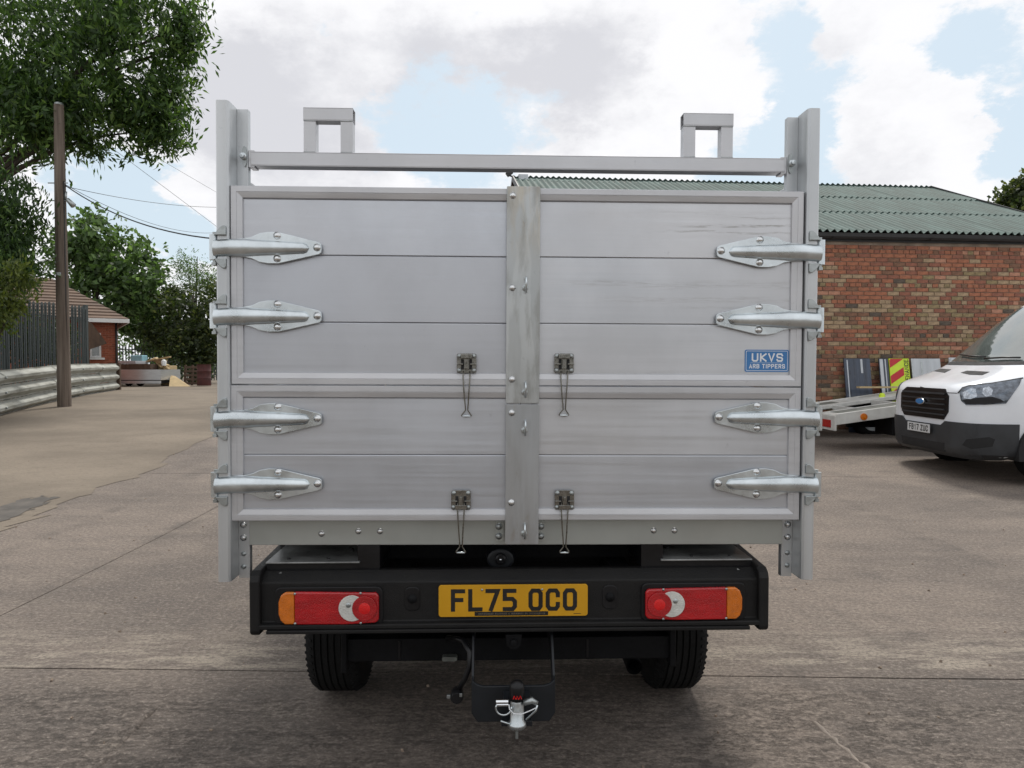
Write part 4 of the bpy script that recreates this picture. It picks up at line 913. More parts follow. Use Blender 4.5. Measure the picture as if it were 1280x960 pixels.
# corrugated roof sheets: three courses up the slope, each sheet seven corrugations
sl = math.atan2(ZR-ZE-.03, DEP+.18); SLN = math.hypot(DEP+.18, ZR-ZE-.03)
def sheet_mesh(width, length):
    b = MB(); nc = max(1, round(width/.146)); n = nc*8; vs = []
    for j, yy in enumerate((0, length)):
        for i in range(n+1): vs.append((width*i/n, yy, .026*math.cos(2*math.pi*i/8)))
    o = len(vs)
    for j, yy in enumerate((0, length)):
        for i in range(n+1): vs.append((width*i/n, yy, .026*math.cos(2*math.pi*i/8)-.008))
    W_ = n+1; b.add(vs, [(i, i+1, W_+i+1, W_+i) for i in range(n)]+[(o+i, o+W_+i, o+W_+i+1, o+i+1) for i in range(n)]+[(i, o+i, o+i+1, i+1) for i in range(n)]+[(W_+i, W_+i+1, o+W_+i+1, o+W_+i) for i in range(n)])
    me = b.mesh('roof_sheet', M['roofg'])
    for p in me.polygons: p.use_smooth = True
    try: me.set_sharp_from_angle(angle=R(60))
    except Exception: pass
    return me
SW = .146*7; nS = int(LEN/SW)+1; SWs = (LEN+.2)/nS; sm_ = sheet_mesh(SWs, SLN/3+.12)
for side in (0, 1):
    for i in range(nS):
        for j in range(3):
            o = bpy.data.objects.new('roof_sheet', sm_); C.objects.link(o); o.parent = BD
            a = SLN/3*j-.04; lift = .010+.012*(2-j)*0+random.uniform(0, .004)
            y = -.18+a*math.cos(sl); z = ZE+.03+a*math.sin(sl)+.018*(j)+(.0)
            if side == 0: o.location = (-.1+i*SWs, y, z+lift); o.rotation_euler = (sl-.004, 0, 0)
            else: o.location = (-.1+(i+1)*SWs, 2*DEP-y, z+lift); o.rotation_euler = (sl-.004, 0, math.pi)
b = MB(); b.prism([(DEP-.20, ZR-.055), (DEP, ZR+.07), (DEP+.20, ZR-.055), (DEP, ZR+.045)], -.1, LEN+.1, 'YZ'); b.build('ridge_cap', M['roofg'], BD)
b = MB()
for u in (-.12, LEN+.101): b.bar((u+.01, -.2, ZE-.0), (u+.01, DEP, ZR+.04), .03, .13); b.bar((u+.01, 2*DEP+.2, ZE-.0), (u+.01, DEP, ZR+.04), .03, .13)
b.build('verge_trim', M['gutter'], BD)
b = MB()
pr = [(-.185, ZE-.005), (-.175, ZE-.07), (-.14, ZE-.105), (-.09, ZE-.105), (-.06, ZE-.07), (-.055, ZE-.005), (-.06, ZE-.005), (-.07, ZE-.06), (-.095, ZE-.095), (-.135, ZE-.095), (-.168, ZE-.065), (-.178, ZE-.005)]
b.prism(pr, -.1, LEN+.1, 'YZ'); b.build('gutter', M['gutter'], BD)
b = MB(); b.box(-.05, LEN+.05, -.05, -.015, ZE-.14, ZE+.0); b.build('fascia', M['gutter'], BD)
for u in (1.5, 3.4, 5.3, 7.2, 9.1): b = MB(); b.box(u, u+.03, -.19, -.05, ZE-.11, ZE-.106); b.build('gutter_bracket', M['gutter'], BD)
b = MB(); b.box(.02, .25, DEP-.15, DEP+.05, ZR-.02, ZR+.10); b.build('end_flashing', M['panelw'], BD)
b = MB(); b.bar((.0, DEP, ZR+.05), (-.22, DEP-.05, ZR+.09), .03, .03); b.bar((-.26, DEP-.1, ZR+.08), (-.14, DEP-.1, ZR+.17), .10, .10); b.build('floodlight', M['gutter'], BD)

# ------------------------------------------------------------------ panels leaning on the wall
def lean(name, label, cat, p0, p1, zt, m_, th=.03, tilt=.0, extra=None, group=None):
    u0, _ = bl(p0, 450); u1, _ = bl(p1, 450)
    base = O_+U*u0+V*(-.34); base.z = g(base.y)
    hgt = zt-base.z; ang = math.asin(min(.9, .22/hgt))
    t = thing(name, label, cat, base, (-ang, 0, TH+tilt), group)
    w = (u1-u0)*.985
    b = MB(); b.box(0, w, 0, th, 0, hgt); b.build('panel', m_, t, bevel=.006)
    return t, w, hgt
zt = bl(1100, 447)[1]
t, w, h = lean('navy_panel', 'wide dark navy panel leaning on the brick wall, leftmost of the row', 'panel', 1050, 1083, zt, M['navy'])
b = MB(); b.box(w*.62, w*.70, -.004, -.001, h*.80, h*.99); b.box(w*.1, w*.14, -.003, -.001, h*.3, h*.98); b.build('reflective_strip', M['panelw'], t)
t, w, h = lean('folded_panel', 'narrow dark grey panel between the navy panel and the chevron board', 'panel', 1093.5, 1105, zt, M['navy'])
b = MB(); b.box(w*.05, w*.40, -.006, -.001, .02, h*.99); b.box(w*.60, w*.72, -.006, -.001, .02, h*.99); b.build('edge_strip', M['panelw'], t)
t, w, h = lean('chevron_board', 'red and yellow chevron board with black upright lettering leaning on the brick wall', 'sign', 1106, 1131, zt, M['chevyel'])
bmr = MB(); zz = h; per = .42; y = -.003
# diagonal red bands rising to the right, clipped to the left part of the board
def clip(poly, x0, x1, z0, z1):
    for ax, lim, sgn in ((0, x0, 1), (0, x1, -1), (1, z0, 1), (1, z1, -1)):
        out = []
        for i in range(len(poly)):
            a, c = poly[i], poly[(i+1) % len(poly)]; da = (a[ax]-lim)*sgn; dc = (c[ax]-lim)*sgn
            if da >= 0: out.append(a)
            if da*dc < 0:
                t_ = da/(da-dc); out.append((a[0]+(c[0]-a[0])*t_, a[1]+(c[1]-a[1])*t_))
        poly = out
        if len(poly) < 3: return []
    return poly
for k in range(-2, 6):
    z0 = h-.16-k*.30
    pol = clip([(0, z0-.02), (w, z0-.02+w*.62), (w, z0+.13+w*.62), (0, z0+.13)], 0.004, w*.70, .02, h-.006)
    if pol: bmr.add([(a, y, c) for a, c in pol], [tuple(range(len(pol)))])
bmr.build('red_band', M['chevred'], t)
b = MB(); Lw = .055; text_mb(b, 'TENANCE', h-.018-7*Lw-6*.012-.0, w*.955, Lw, w*.215, .012, .013, y=-.0045, vert=True); b.build('lettering', M['ink'], t)
t, w, h = lean('tall_grey_panel', 'pale grey panel standing right of the chevron board with a dark streak', 'panel', 1134, 1170, zt, M['panelw'])
b = MB(); b.box(-.012, .004, -.004, .032, 0, h); b.box(w*.30, w*.36, -.003, -.001, .1, h*.95); b.build('edge_strip', M['zincdark'], t)
lean('small_grey_panel', 'plain light grey panel leaning beyond the van bonnet, rightmost of the row', 'panel', 1180.5, 1197, zt+.02, M['panelw'])

# ------------------------------------------------------------------ vehicle transporter with sloping bed
zg = g(11.2)
TP = thing('recovery_truck', 'white recovery truck with a sloping open vehicle bed parked behind the van', 'truck', (4.98, 10.9, zg), (0, 0, R(2)))
WB = 2.0
def bz(x): return .50+.135*x if x < 2.2 else .797      # bed height along x
def bedrail(name, y0, y1, m_, zoff0, zoff1, parent=TP, x0=0., x1=5.2, bev=.006):
    b = MB(); xsn = [x0, min(2.2, x1), x1] if x1 > 2.2 else [x0, x1]
    pol = [(x, bz(x)+zoff1) for x in xsn]+[(x, bz(x)+zoff0) for x in reversed(xsn)]
    b.prism(pol, y0, y1); return b.build(name, m_, parent, bevel=bev)
bedrail('side_rail', 0, .05, M['bedw'], -.11, .06); bedrail('side_rail', WB-.05, WB, M['bedw'], -.11, .06)
bedrail('deck_track', .051, .60, M['bedw'], -.02, .045); bedrail('deck_track', WB-.60, WB-.051, M['bedw'], -.02, .045)
bedrail('grip_plate', .16, .46, M['bedt'], .0455, .050, x0=.12, x1=1.3, bev=0); bedrail('grip_plate', WB-.46, WB-.16, M['bedt'], .0455, .050, x0=.12, x1=.8, bev=0)
for x in (.0, .62, 1.3, 2.0, 3.0, 4.2): b = MB(); b.box(x, x+.06, .601, WB-.601, bz(x)-.05, bz(x)+.03); b.build('cross_member', M['bedw'], TP, bevel=.004)
b = MB(); b.box(-.03, .0, .0, WB, bz(0)-.20, bz(0)+.03); q = b.build('rear_panel', M['bedw'], TP, bevel=.005)
for y0 in (.12, WB-.40): b = MB(); b.box(-.045, -.031, y0, y0+.28, bz(0)-.16, bz(0)-.04); b.build('tail_lamp', M['red'], q, bevel=.006)
for x in (.42, 1.55): b = MB(); b.lathe([(.055, -.001), (.050, -.022), (.0005, -.026)], (x, 0, bz(x)-.04), 'Y', 16); b.build('side_marker', M['amber'], TP, smooth='auto')
for y0 in (.62, 1.28): b = MB(); b.box(.5, 6.5, y0, y0+.09, .30, .43); b.build('chassis_rail', M['chassis'], TP)
b = MB(); b.box(.9, 3.2, .06, .55, .22, .52); b.build('side_locker', M['chassis'], TP, bevel=.01)
for yy, s in ((.16, -1), (WB-.16, 1)):
    for x in (1.55, 5.5):
        wheel('wheel', TP, x, yy, .33, .33, .20, s, axis='Y')
b = MB(); b.prism([(5.35, .35), (5.35, 2.0), (5.6, 2.15), (6.2, 2.15), (6.75, 1.35), (7.05, 1.2), (7.1, .35)], .02, WB-.02); cb = b.build('cab', M['vanw'], TP, bevel=.06)
b = MB(); b.prism([(5.75, 1.25), (5.75, 1.9), (6.15, 1.9), (6.5, 1.25)], .0, .019); b.build('side_window', M['glass'], cb)
b = MB(); b.box(1.28, 4.5, 1.75, 1.86, .90, .93); b.build('loose_plank', M['ply'], TP)
b = MB(); b.lathe([(.05, 0), (.05, .05), (.03, .08), (.001, .085)], (1.55, 1.5, bz(1.55)+.03), 'Z', 12, False); b.build('strap_roll', M['chevyel'], TP, smooth=True)

# ------------------------------------------------------------------ white van, nose to the left
VX, VY = 5.44, 9.36       # nose x, centreline y
VN = thing('white_van', 'white high roof panel van facing left with a black grille and grey bumper', 'van', (VX, VY, g(9.3)), (0, 0, R(-1)))
# stations: s, half width low, mid, top half width, z bottom, z belt, z top
ST = [(-.03, .50, .55, .52, .36, .80, 1.02), (.0, .70, .74, .66, .30, .94, 1.10), (.07, .87, .89, .76, .27, 1.03, 1.165), (.20, .96, .97, .80, .25, 1.09, 1.215), (.42, 1.01, 1.015, .80, .25, 1.16, 1.28),
      (.60, 1.02, 1.025, .80, .28, 1.23, 1.35), (.77, 1.025, 1.03, .83, .28, 1.30, 1.42), (.96, 1.025, 1.03, .84, .28, 1.38, 1.60), (1.27, 1.025, 1.03, .80, .28, 1.42, 1.90), (1.63, 1.025, 1.03, .76, .28, 1.44, 2.22), (1.87, 1.025, 1.03, .76, .28, 1.45, 2.36), (2.35, 1.025, 1.03, .80, .28, 1.46, 2.47),
      (3.4, 1.025, 1.03, .82, .28, 1.46, 2.52), (5.3, 1.025, 1.03, .82, .30, 1.46, 2.52), (5.5, 1.0, 1.0, .78, .32, 1.46, 2.46), (5.53, .9, .9, .68, .36, 1.46, 2.38)]
def ring(st_):
    s, wl, wm, wt, zb, zm, zt_ = st_; h = zt_-zm
    half = [(0, zb), (wl*.6, zb), (wl*.96, zb+.02), (wl, zb+.12), (wm, .70), (wm, zm-.04), (wm-.02-(wm-wt)*.10, zm+h*.25), (wt+(wm-wt)*.38, zm+h*.60), (wt+(wm-wt)*.10, zm+h*.88), (wt*.90, zm+h*.985), (wt*.5, zt_+.012), (0, zt_+.018)]
    return [(s, y, z) for y, z in half]+[(s, -y, z) for y, z in reversed(half[1:-1])]
b = MB(); rg = [ring(q) for q in ST]; n = len(rg[0]); vs = [v for r_ in rg for v in r_]
fs = [(i*n+j, i*n+(j+1) % n, (i+1)*n+(j+1) % n, (i+1)*n+j) for i in range(len(ST)-1) for j in range(n)]
for base in (0, (len(ST)-1)*n):
    for j in range(11):
        a, c = j, j+1; a2, c2 = (n-a) % n, (n-c) % n
        f = [base+a, base+c, base+c2, base+a2]; f = list(dict.fromkeys(f)); fs.append(tuple(f))
b.add(vs, fs); vb = b.build('body', M['vanw'], VN, smooth=True, sub=2)
dg = bpy.context.evaluated_depsgraph_get(); dg.update()
VM = Matrix.Translation(VN.location) @ VN.rotation_euler.to_matrix().to_4x4()
ev = vb.evaluated_get(dg).to_mesh(); bv = BVHTree.FromPolygons([VM @ v.co for v in ev.vertices], [tuple(p.vertices) for p in ev.polygons]); VMi = VM.inverted()
def fill2(poly, step):
    xs_ = [p[0] for p in poly]; zs_ = [p[1] for p in poly]; pts = []
    for i in range(len(poly)):
        a, c = poly[i], poly[(i+1) % len(poly)]; L_ = math.hypot(c[0]-a[0], c[1]-a[1]); k = max(1, int(L_/step))
        for j in range(k): pts.append(Vector((a[0]+(c[0]-a[0])*j/k, a[1]+(c[1]-a[1])*j/k)))
    n0 = len(pts); x = min(xs_)+step*.5
    while x < max(xs_):
        z = min(zs_)+step*.5
        while z < max(zs_): pts.append(Vector((x, z))); z += step
        x += step
    r = delaunay_2d_cdt(pts, [], [list(range(n0))], 1, 1e-6); return r[0], r[2]
def van_patch(name, poly, m_, off, mode, step, parent=None, mirror=False, thick=.0):
    """skin lying on the bodywork: poly in image px (mode cam) or in (y, z) of the van (mode front) or (x, z) (mode side)"""
    vv, ff = fill2(poly, step); out = []; ok = []
    for v in vv:
        if mode == 'cam': o_, d_ = Vector((0, 0, EYE)), ray(v.x, v.y).normalized()
        elif mode == 'front': o_, d_ = VM @ Vector((-2, v.x, v.y)), (VM.to_3x3() @ Vector((1, 0, 0)))
        else: o_, d_ = VM @ Vector((v.x, -3, v.y)), (VM.to_3x3() @ Vector((0, 1, 0)))
        h_ = bv.ray_cast(o_, d_)
        if h_[0] is None: out.append(None); continue
        nn = h_[1]; nn = nn if nn.dot(d_) < 0 else -nn
        out.append((VMi @ (h_[0]+nn*off), VMi @ (h_[0]-nn*.01)))
    res = None
    for mir in ((1, -1) if mirror else (1,)):
        b = MB(); idx = {}; vs = []
        for i, q in enumerate(out):
            if q: idx[i] = len(vs); vs.append((q[0].x, q[0].y*mir, q[0].z))
        fs = [tuple(idx[i] for i in f) for f in ff if all(i in idx for i in f)]
        b.add(vs, fs)
        # skirt so that the skin has an edge
        cnt = {}
        for f in fs:
            for i in range(len(f)): e = (f[i], f[(i+1) % len(f)]); cnt[tuple(sorted(e))] = cnt.get(tuple(sorted(e)), 0)+1
        inv = {v: k for k, v in idx.items()}
        for e, c_ in cnt.items():
            if c_ == 1:
                q0, q1 = out[inv[e[0]]], out[inv[e[1]]]
                b.add([(q0[0].x, q0[0].y*mir, q0[0].z), (q1[0].x, q1[0].y*mir, q1[0].z), (q1[1].x, q1[1].y*mir, q1[1].z), (q0[1].x, q0[1].y*mir, q0[1].z)], [(0, 1, 2, 3)])
        o = b.build(name, m_, parent or VN, smooth='auto'); res = res or o
    return res
# lower grey bumper, all round the nose
van_patch('bumper', [(-.90, .26), (-.90, .705), (-.50, .705), (-.42, .65), (.42, .65), (.50, .705), (.90, .705), (.90, .26)], M['vangrey'], .020, 'front', .06)
van_patch('side_bumper', [(.06, .25), (.06, .705), (.3, .705), (.52, .705), (.52, .25)], M['vangrey'], .019, 'side', .06, mirror=True)
gr_ = van_patch('grille', [(-.46, .72), (-.55, .82), (-.55, 1.02), (-.45, 1.10), (.45, 1.10), (.55, 1.02), (.55, .82), (.46, .72)], M['blackm'], .012, 'front', .05)
for k in range(5):
    z = .78+k*.065; van_patch('grille_bar', [(-.49, z-.009), (-.49, z+.009), (.49, z+.009), (.49, z-.009)], M['vangrey'], .030, 'front', .05, parent=gr_)
fr_ = [(-.44, .62), (-.50, .72), (-.50, .96), (-.41, 1.06), (.41, 1.06), (.50, .96), (.50, .72), (.44, .62)]
van_patch('lower_intake', [(-.5, .33), (-.5, .43), (.5, .43), (.5, .33)], M['hole'], .024, 'front', .05)
h_ = bv.ray_cast(VM @ Vector((-2, 0, .85)), VM.to_3x3() @ Vector((1, 0, 0)))[0]; hx_ = (VMi @ h_).x
b = MB(); b.prism(circ(0, .93, .10, .045, 20), hx_-.05, hx_-.02, 'YZ'); eb = b.build('badge', M['chrome'], gr_, bevel=.006)
b = MB(); b.prism(circ(0, .93, .083, .034, 20), hx_-.054, hx_-.049, 'YZ'); b.build('badge_field', M['blue'], gr_)
# front plate
b = MB(); b.box(-.062+hx_+.0, -.052+hx_, -.26, .26, .53, .641); vp = b.build('number_plate', M['platew'], VN, bevel=.002)
tm = MB(); text_mb(tm, 'FB17 ZUC', -.218, .547, .050, .079, .0105, .0145, space=.032)
tm2 = MB(); tm2.add([(hx_-.0625+y_, -(-x_), z_) for x_, y_, z_ in [(-v[0], v[1], v[2]) for v in tm.v]], tm.f)
for i, v in enumerate(tm.v): tm2.v[i] = (hx_-.0628+v[1], -v[0], v[2])
tm2.build('lettering', M['ink'], vp)
# headlamps
hl = van_patch('headlamp', [(1200, 491), (1203, 486), (1212, 483), (1240, 480), (1277, 474), (1274, 481), (1264, 495), (1257, 504.5), (1230, 506), (1208, 506.5), (1202, 501)], M['lampglass'], .010, 'cam', 3, mirror=True)
van_patch('lamp_lens', [(1204, 491), (1213, 486), (1220, 487), (1222, 496), (1214, 499), (1206, 498)], M['lens'], .014, 'cam', 2.5, parent=hl)
van_patch('lamp_lens', [(1229, 486), (1236, 484), (1241, 488), (1239, 494), (1232, 496), (1228, 492)], M['lens'], .014, 'cam', 2.5, parent=hl)
van_patch('lamp_bezel', [(1204, 500), (1224, 497), (1240, 496), (1250, 499), (1256, 503), (1230, 505), (1208, 505.5)], M['hole'], .013, 'cam', 2.5, parent=hl)
van_patch('fog_recess', [(1204, 556), (1209, 549), (1236, 546), (1243, 549), (1240, 558), (1215, 561)], M['hole'], .021, 'cam', 3)
van_patch('bumper_step', [(1134, 560), (1165, 570), (1215, 578), (1262, 580), (1262, 577), (1215, 574.5), (1166, 566.5), (1135, 557)], M['zincdark'], .022, 'cam', 4)
van_patch('bonnet_gap', [(1197, 491.3), (1203, 484.4), (1212, 481.6), (1240, 478.6), (1279, 472), (1279, 473.2), (1240, 480), (1212, 483), (1204, 485.6), (1198, 491.9)], M['hole'], .006, 'cam', 3, mirror=True)
# bonnet vents, bonnet edge, windscreen, wipers
van_patch('bonnet_vent', [(1167, 464), (1176, 461), (1189, 462), (1181, 466)], M['hole'], .004, 'cam', 2)
van_patch('bonnet_vent', [(1201, 466), (1209, 463.5), (1237, 465), (1228, 469), (1212, 468.5)], M['hole'], .004, 'cam', 2)
ws = van_patch('windscreen', [(-.80, 1.45), (-.80, 1.52), (-.70, 2.10), (-.62, 2.20), (.62, 2.20), (.70, 2.10), (.80, 1.52), (.80, 1.45), (0, 1.44)], M['glass'], .006, 'front', .035)
van_patch('side_window', [(1.30, 1.48), (1.93, 2.02), (2.65, 2.05), (2.65, 1.45)], M['glass'], .005, 'side', .08, mirror=True)
def on_van(y, z, off=.02):
    h_ = bv.ray_cast(VM @ Vector((-2, y, z)), VM.to_3x3() @ Vector((1, 0, 0))); nn = h_[1]; nn = nn if nn.x < 0 else -nn
    return VMi @ (h_[0]+nn*off)
for pts in ([(-.62, 1.47), (-.3, 1.475), (.02, 1.465)], [(.05, 1.49), (.35, 1.50), (.70, 1.53)]):
    b = MB(); b.tube([on_van(y, z, .03) for y, z in pts], .011, 8); b.build('wiper', M['ink'], ws, smooth=True)
van_patch('cowl', [(-.82, 1.405), (-.82, 1.445), (0, 1.438), (.82, 1.445), (.82, 1.405), (0, 1.398)], M['hole'], .005, 'front', .05)
sm2 = van_patch('bonnet_gap', [(1150, 484), (1176, 491), (1196, 492), (1197, 491.2), (1176, 490), (1151, 483.2)], M['hole'], .003, 'cam', 3)
for s, mi in ((-1, 0), (1, 1)):
    b = MB(); b.prism(rrect(1.45, 1.62, 1.45, 1.70, .04), s*1.12, s*1.26); m2 = b.build('door_mirror', M['ink'], VN, bevel=.03)
    b = MB(); b.bar((1.55, s*.98, 1.55), (1.55, s*1.14, 1.58), .05, .05); b.build('mirror_arm', M['ink'], m2)
for x in (.93, 4.35):
    for s in (-1, 1):
        wheel('wheel', VN, x, s*.90, .345, .345, .22, s, axis='Y')
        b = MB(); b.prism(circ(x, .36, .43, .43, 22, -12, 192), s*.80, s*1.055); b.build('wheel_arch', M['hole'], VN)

# ------------------------------------------------------------------ barrier, pole, fences on the left
def section(name, a, b_, m_, parent, z0, hgt, waves, amp, th=.004):
    """horizontally corrugated beam between two ground points"""
    d = Vector((b_.x-a.x, b_.y-a.y, 0)); L_ = d.length; d.normalize(); nn = Vector((-d.y, d.x, 0)); nseg = waves*10; vs = []
    for e, p in ((0, a), (1, b_)):
        for i in range(nseg+1):
            t_ = i/nseg; off = amp*math.cos(2*math.pi*waves*t_)
            off = amp*max(-1, min(1, 1.6*math.cos(2*math.pi*waves*t_)))
            q = p-nn*(-off); vs.append((q.x, q.y, p.z+z0+hgt*t_))
    W_ = nseg+1; n0 = len(vs); vs += [(x-nn.x*-th, y-nn.y*-th, z) for x, y, z in vs]
    m2 = MB(); m2.add(vs, [(i, i+1, W_+i+1, W_+i) for i in range(nseg)]+[(n0+i, n0+W_+i, n0+W_+i+1, n0+i+1) for i in range(nseg)]); return m2.build(name, m_, parent, smooth='auto')
BA = Vector((-11.1, 15.5, 0)); BB = Vector((-14.4, 26.0, 0)); dBA = (BB-BA)
bar = thing('crash_barrier', 'weathered corrugated metal crash barrier of stacked beams along the yard edge', 'barrier', (0, 0, 0))
tt = [-.9, -.45, 0, .33, .56, .78, 1.0]
for i in range(len(tt)-1):
    a = BA+dBA*tt[i]; c = BA+dBA*(tt[i+1]+.004); a.z = g(a.y)-.02; c.z = g(c.y)-.02
    for k in range(3):
        dz = .33*k+random.uniform(-.006, .006); q = a.copy(); w2 = c.copy()
        q.z += random.uniform(-.012, .012); w2.z += random.uniform(-.012, .012); q.x += .006*(i % 2); w2.x += .006*(i % 2)
        section('beam', q, w2, M['galvbar'], bar, dz+.01, .32, 1, .055)
    b = MB(); b.box(a.x-.16, a.x-.08, a.y-.05, a.y+.05, a.z-.1, a.z+1.0); b.build('post', M['galvbar'], bar)
    for k in range(3):
        b = MB(); nn = Vector((dBA.y, -dBA.x, 0)).normalized(); q = a+nn*.075; b.lathe([(.03, .0), (.026, -.018), (.001, -.02)], (q.x, q.y, a.z+.18+.33*k), 'Y', 8); b.build('bolt', M['zincdark'], bar)
c = BA+dBA; c.z = g(c.y)
b = MB(); b.box(c.x-.35, c.x+.06, c.y+.02, c.y+.12, c.z, c.z+.98); b.build('end_post', M['brownwood'], bar)
# pole
PY = 17.5; px0 = PX(80, PY); pz = g(PY)
pole = thing('utility_pole', 'tall weathered timber utility pole standing in front of the barrier', 'pole', (px0, PY, pz))
b = MB(); b.tube([(0, 0, -.1), (-.005, 0, 2), (-.02, 0, 5), (-.02, 0, 7.35)], [.155, .14, .125, .108], 18); b.build('pole_shaft', M['woodpole'], pole, smooth='auto')
b = MB(); b.lathe([(.11, 7.35), (.09, 7.40), (.0005, 7.41)], (-.02, 0, 0), 'Z', 16); b.build('pole_cap', M['zincdark'], pole, smooth=True)
for z in (P(80, 229, PY).z-pz, P(80, 251, PY).z-pz):
    b = MB(); b.tube([(-.30, -.02, z), (.18, -.02, z)], .014, 8); br_ = b.build('step_bolt', M['zincdark'], pole, smooth=True)
b = MB(); z = P(88, 255, PY).z-pz; b.tube([(.10, 0, z+.12), (.17, -.02, z+.10), (.32, -.04, z-.05)], [.02, .05, .07], 10); b.tube([(.12, 0, z+.30), (.12, -.02, z+.10)], .03, 8); b.build('insulator_box', M['zincdark'], pole, smooth=True)
b = MB(); z = P(80, 330, PY).z-pz; b.box(-.05, .05, -.145, -.13, z-.30, z-.22); b.build('pole_tag', M['panelw'], pole)
b = MB(); b.tube([(.115, -.06, 0), (.11, -.06, 3), (.105, -.05, 5.5)], .012, 6); b.build('down_cable', M['gutter'], pole, smooth=True)
def cable(p0, p1, sag, r, label, n=16):
    w2 = MB(); pts = [p0.lerp(p1, i/n)-Vector((0, 0, sag*4*(i/n)*(1-i/n))) for i in range(n+1)]
    w2.tube(pts, r, 5); o = w2.build('overhead_cable', M['gutter'], smooth=True); return tag(o, label, 'cable', 'overhead cables from the timber pole')
top = P(82, 232, PY)
cable(top, P(290, 300, 13), .28, .014, 'thick sagging black overhead cable, lowest of those from the timber pole')
cable(top+Vector((0, 0, -.02)), P(290, 259, 24), .15, .007, 'thin overhead cable running almost level from the timber pole')
cable(top+Vector((0, 0, .02)), P(290, 288, 30), .5, .007, 'thin overhead cable drooping just above the thick sagging one')
cable(P(120, 170, 22), P(300, 305, 30), .0, .007, 'thin straight overhead cable slanting steeply down from the big tree')
cable(P(150, 170, 26), P(330, 275, 40), .0, .007, 'thin straight overhead cable, highest and farthest right of those on the left')

pale_b = MB()
def pale_mesh(h, w=.112):
    b = MB(); out = [(-w/2, 0), (w/2, 0), (w/2, h-.08), (w*.28, h-.02), (0, h), (-w*.28, h-.02), (-w/2, h-.08)]
    b.prism(out, -.002, .002); b.box(-.008, .008, -.018, -.0021, 0, h-.10); return b.mesh('pale', M['pale'])
pm_ = pale_mesh(2.95)
def palisade(name, label, A, B, h, pitch, parts, group=None):
    d = B-A; L_ = d.length; ang = math.atan2(d.y, d.x); t_ = thing(name, label, 'fence', A, (0, 0, ang), group)
    n_ = int(L_/pitch)
    if parts:
        for i in range(n_+1):
            o = bpy.data.objects.new('pale', pm_); C.objects.link(o); o.parent = t_; o.location = (i*pitch, -.03, random.uniform(-.02, .02)); o.rotation_euler.y = random.uniform(-.006, .006)
    else:
        b = MB()
        for i in range(n_+1): b.prism([(i*pitch-.034, 0), (i*pitch+.034, 0), (i*pitch+.034, h-.08), (i*pitch, h), (i*pitch-.034, h-.08)], -.03, -.026)
        o = b.build('pales', M['pale'], t_); o['kind'] = 'stuff'
    for z in (h*.16, h*.86): b = MB(); b.box(0, L_, -.02, .03, z-.025, z+.025); b.build('rail', M['pale'], t_)
    k = 0
    while k <= L_+.01: b = MB(); b.box(k-.05, k+.05, .031, .13, 0, h+.05); b.build('post', M['pale'], t_); k += L_/max(1, round(L_/2.7))
    return t_
FA = Vector((PX(-130, 17.0), 17.0, g(17))); FB = Vector((PX(111, 23.2), 23.2, g(23.2)))
palisade('palisade_fence', 'tall grey steel palisade fence behind the corrugated barrier on the left', FA, FB, 2.95, .15, True)
palisade('palisade_fence', 'low distant palisade fence between the brick hut and the dark bushes', Vector((PX(146, 40), 40, .6)), Vector((PX(272, 44), 44, .6)), 2.1, .16, False)

# ------------------------------------------------------------------ brick hut
HY = 30.; HZ = g(HY)
hut = thing('brick_hut', 'small red brick hut with a brown tiled hipped roof beyond the palisade fence', 'building', (PX(148, HY), HY, HZ), (0, 0, R(33)))
ez = P(150, 401, HY).z-HZ
b = MB(); b.box(-7, 0, 0, 6, -.1, ez); b.build('wall', M['hutbrick'], hut)
b = MB(); rz_ = ez+1.9
ro = [(-7.3, -.35, ez+.02), (.38, -.35, ez+.02), (.38, 6.3, ez+.02), (-7.3, 6.3, ez+.02), (-4.9, 3, rz_), (-2.3, 3, rz_)]
b.add(ro, [(0, 1, 5, 4), (1, 2, 5), (2, 3, 4, 5), (3, 0, 4), (0, 3, 2, 1)]); b.build('roof', M['rooftile'], hut)
b = MB()
for k in range(13):      # tile courses on the two near slopes
    t0, t1 = k/13, (k+1)/13+.01
    for (A_, B_, C_, D_) in ((ro[0], ro[1], ro[5], ro[4]), (ro[1], ro[2], ro[5], ro[5])):
        A1 = Vector(A_).lerp(Vector(D_), t0); B1 = Vector(B_).lerp(Vector(C_), t0); A2 = Vector(A_).lerp(Vector(D_), t1); B2 = Vector(B_).lerp(Vector(C_), t1)
        u_ = Vector((0, 0, 1)); b.add([A1+u_*.075, B1+u_*.075, B2+u_*.02, A2+u_*.02, A1, B1], [(0, 1, 2, 3), (4, 5, 1, 0)])
o = b.build('tile_courses', M['rooftile'], hut); o['kind'] = 'stuff'
b = MB(); b.box(-1.15, .37, -.40, -.36, ez-.10, ez+.06); b.box(.36, .41, -.36, 6.3, ez-.10, ez+.06); b.build('fascia', M['winw'], hut)
b = MB(); b.box(-7.3, .35, -.35, -.001, ez-.04, ez+.0); b.build('soffit', M['brownwood'], hut)
wx0, wx1 = -1.02, -.62; wz0, wz1 = P(0, 447, HY).z-HZ, P(0, 417, HY).z-HZ
b = MB(); b.rings(wx0, wz0, wx1, wz1, [(0, -.001), (0, -.05), (.07, -.05), (.07, -.01)]); wn = b.build('window', M['winw'], hut)
b = MB(); b.box(wx0+.06, wx1-.06, -.02, -.012, wz0+.06, wz1-.06); b.build('pane', M['glass'], wn)
b = MB(); b.box(wx0-.05, wx1+.12, -.14, -.001, wz0-.09, wz0-.005); b.build('sill', M['winw'], wn)
b = MB(); b.tube([(-.06, -.06, 0), (-.06, -.06, ez-.1)], .04, 8); b.build('drainpipe', M['gutter'], hut, smooth=True)
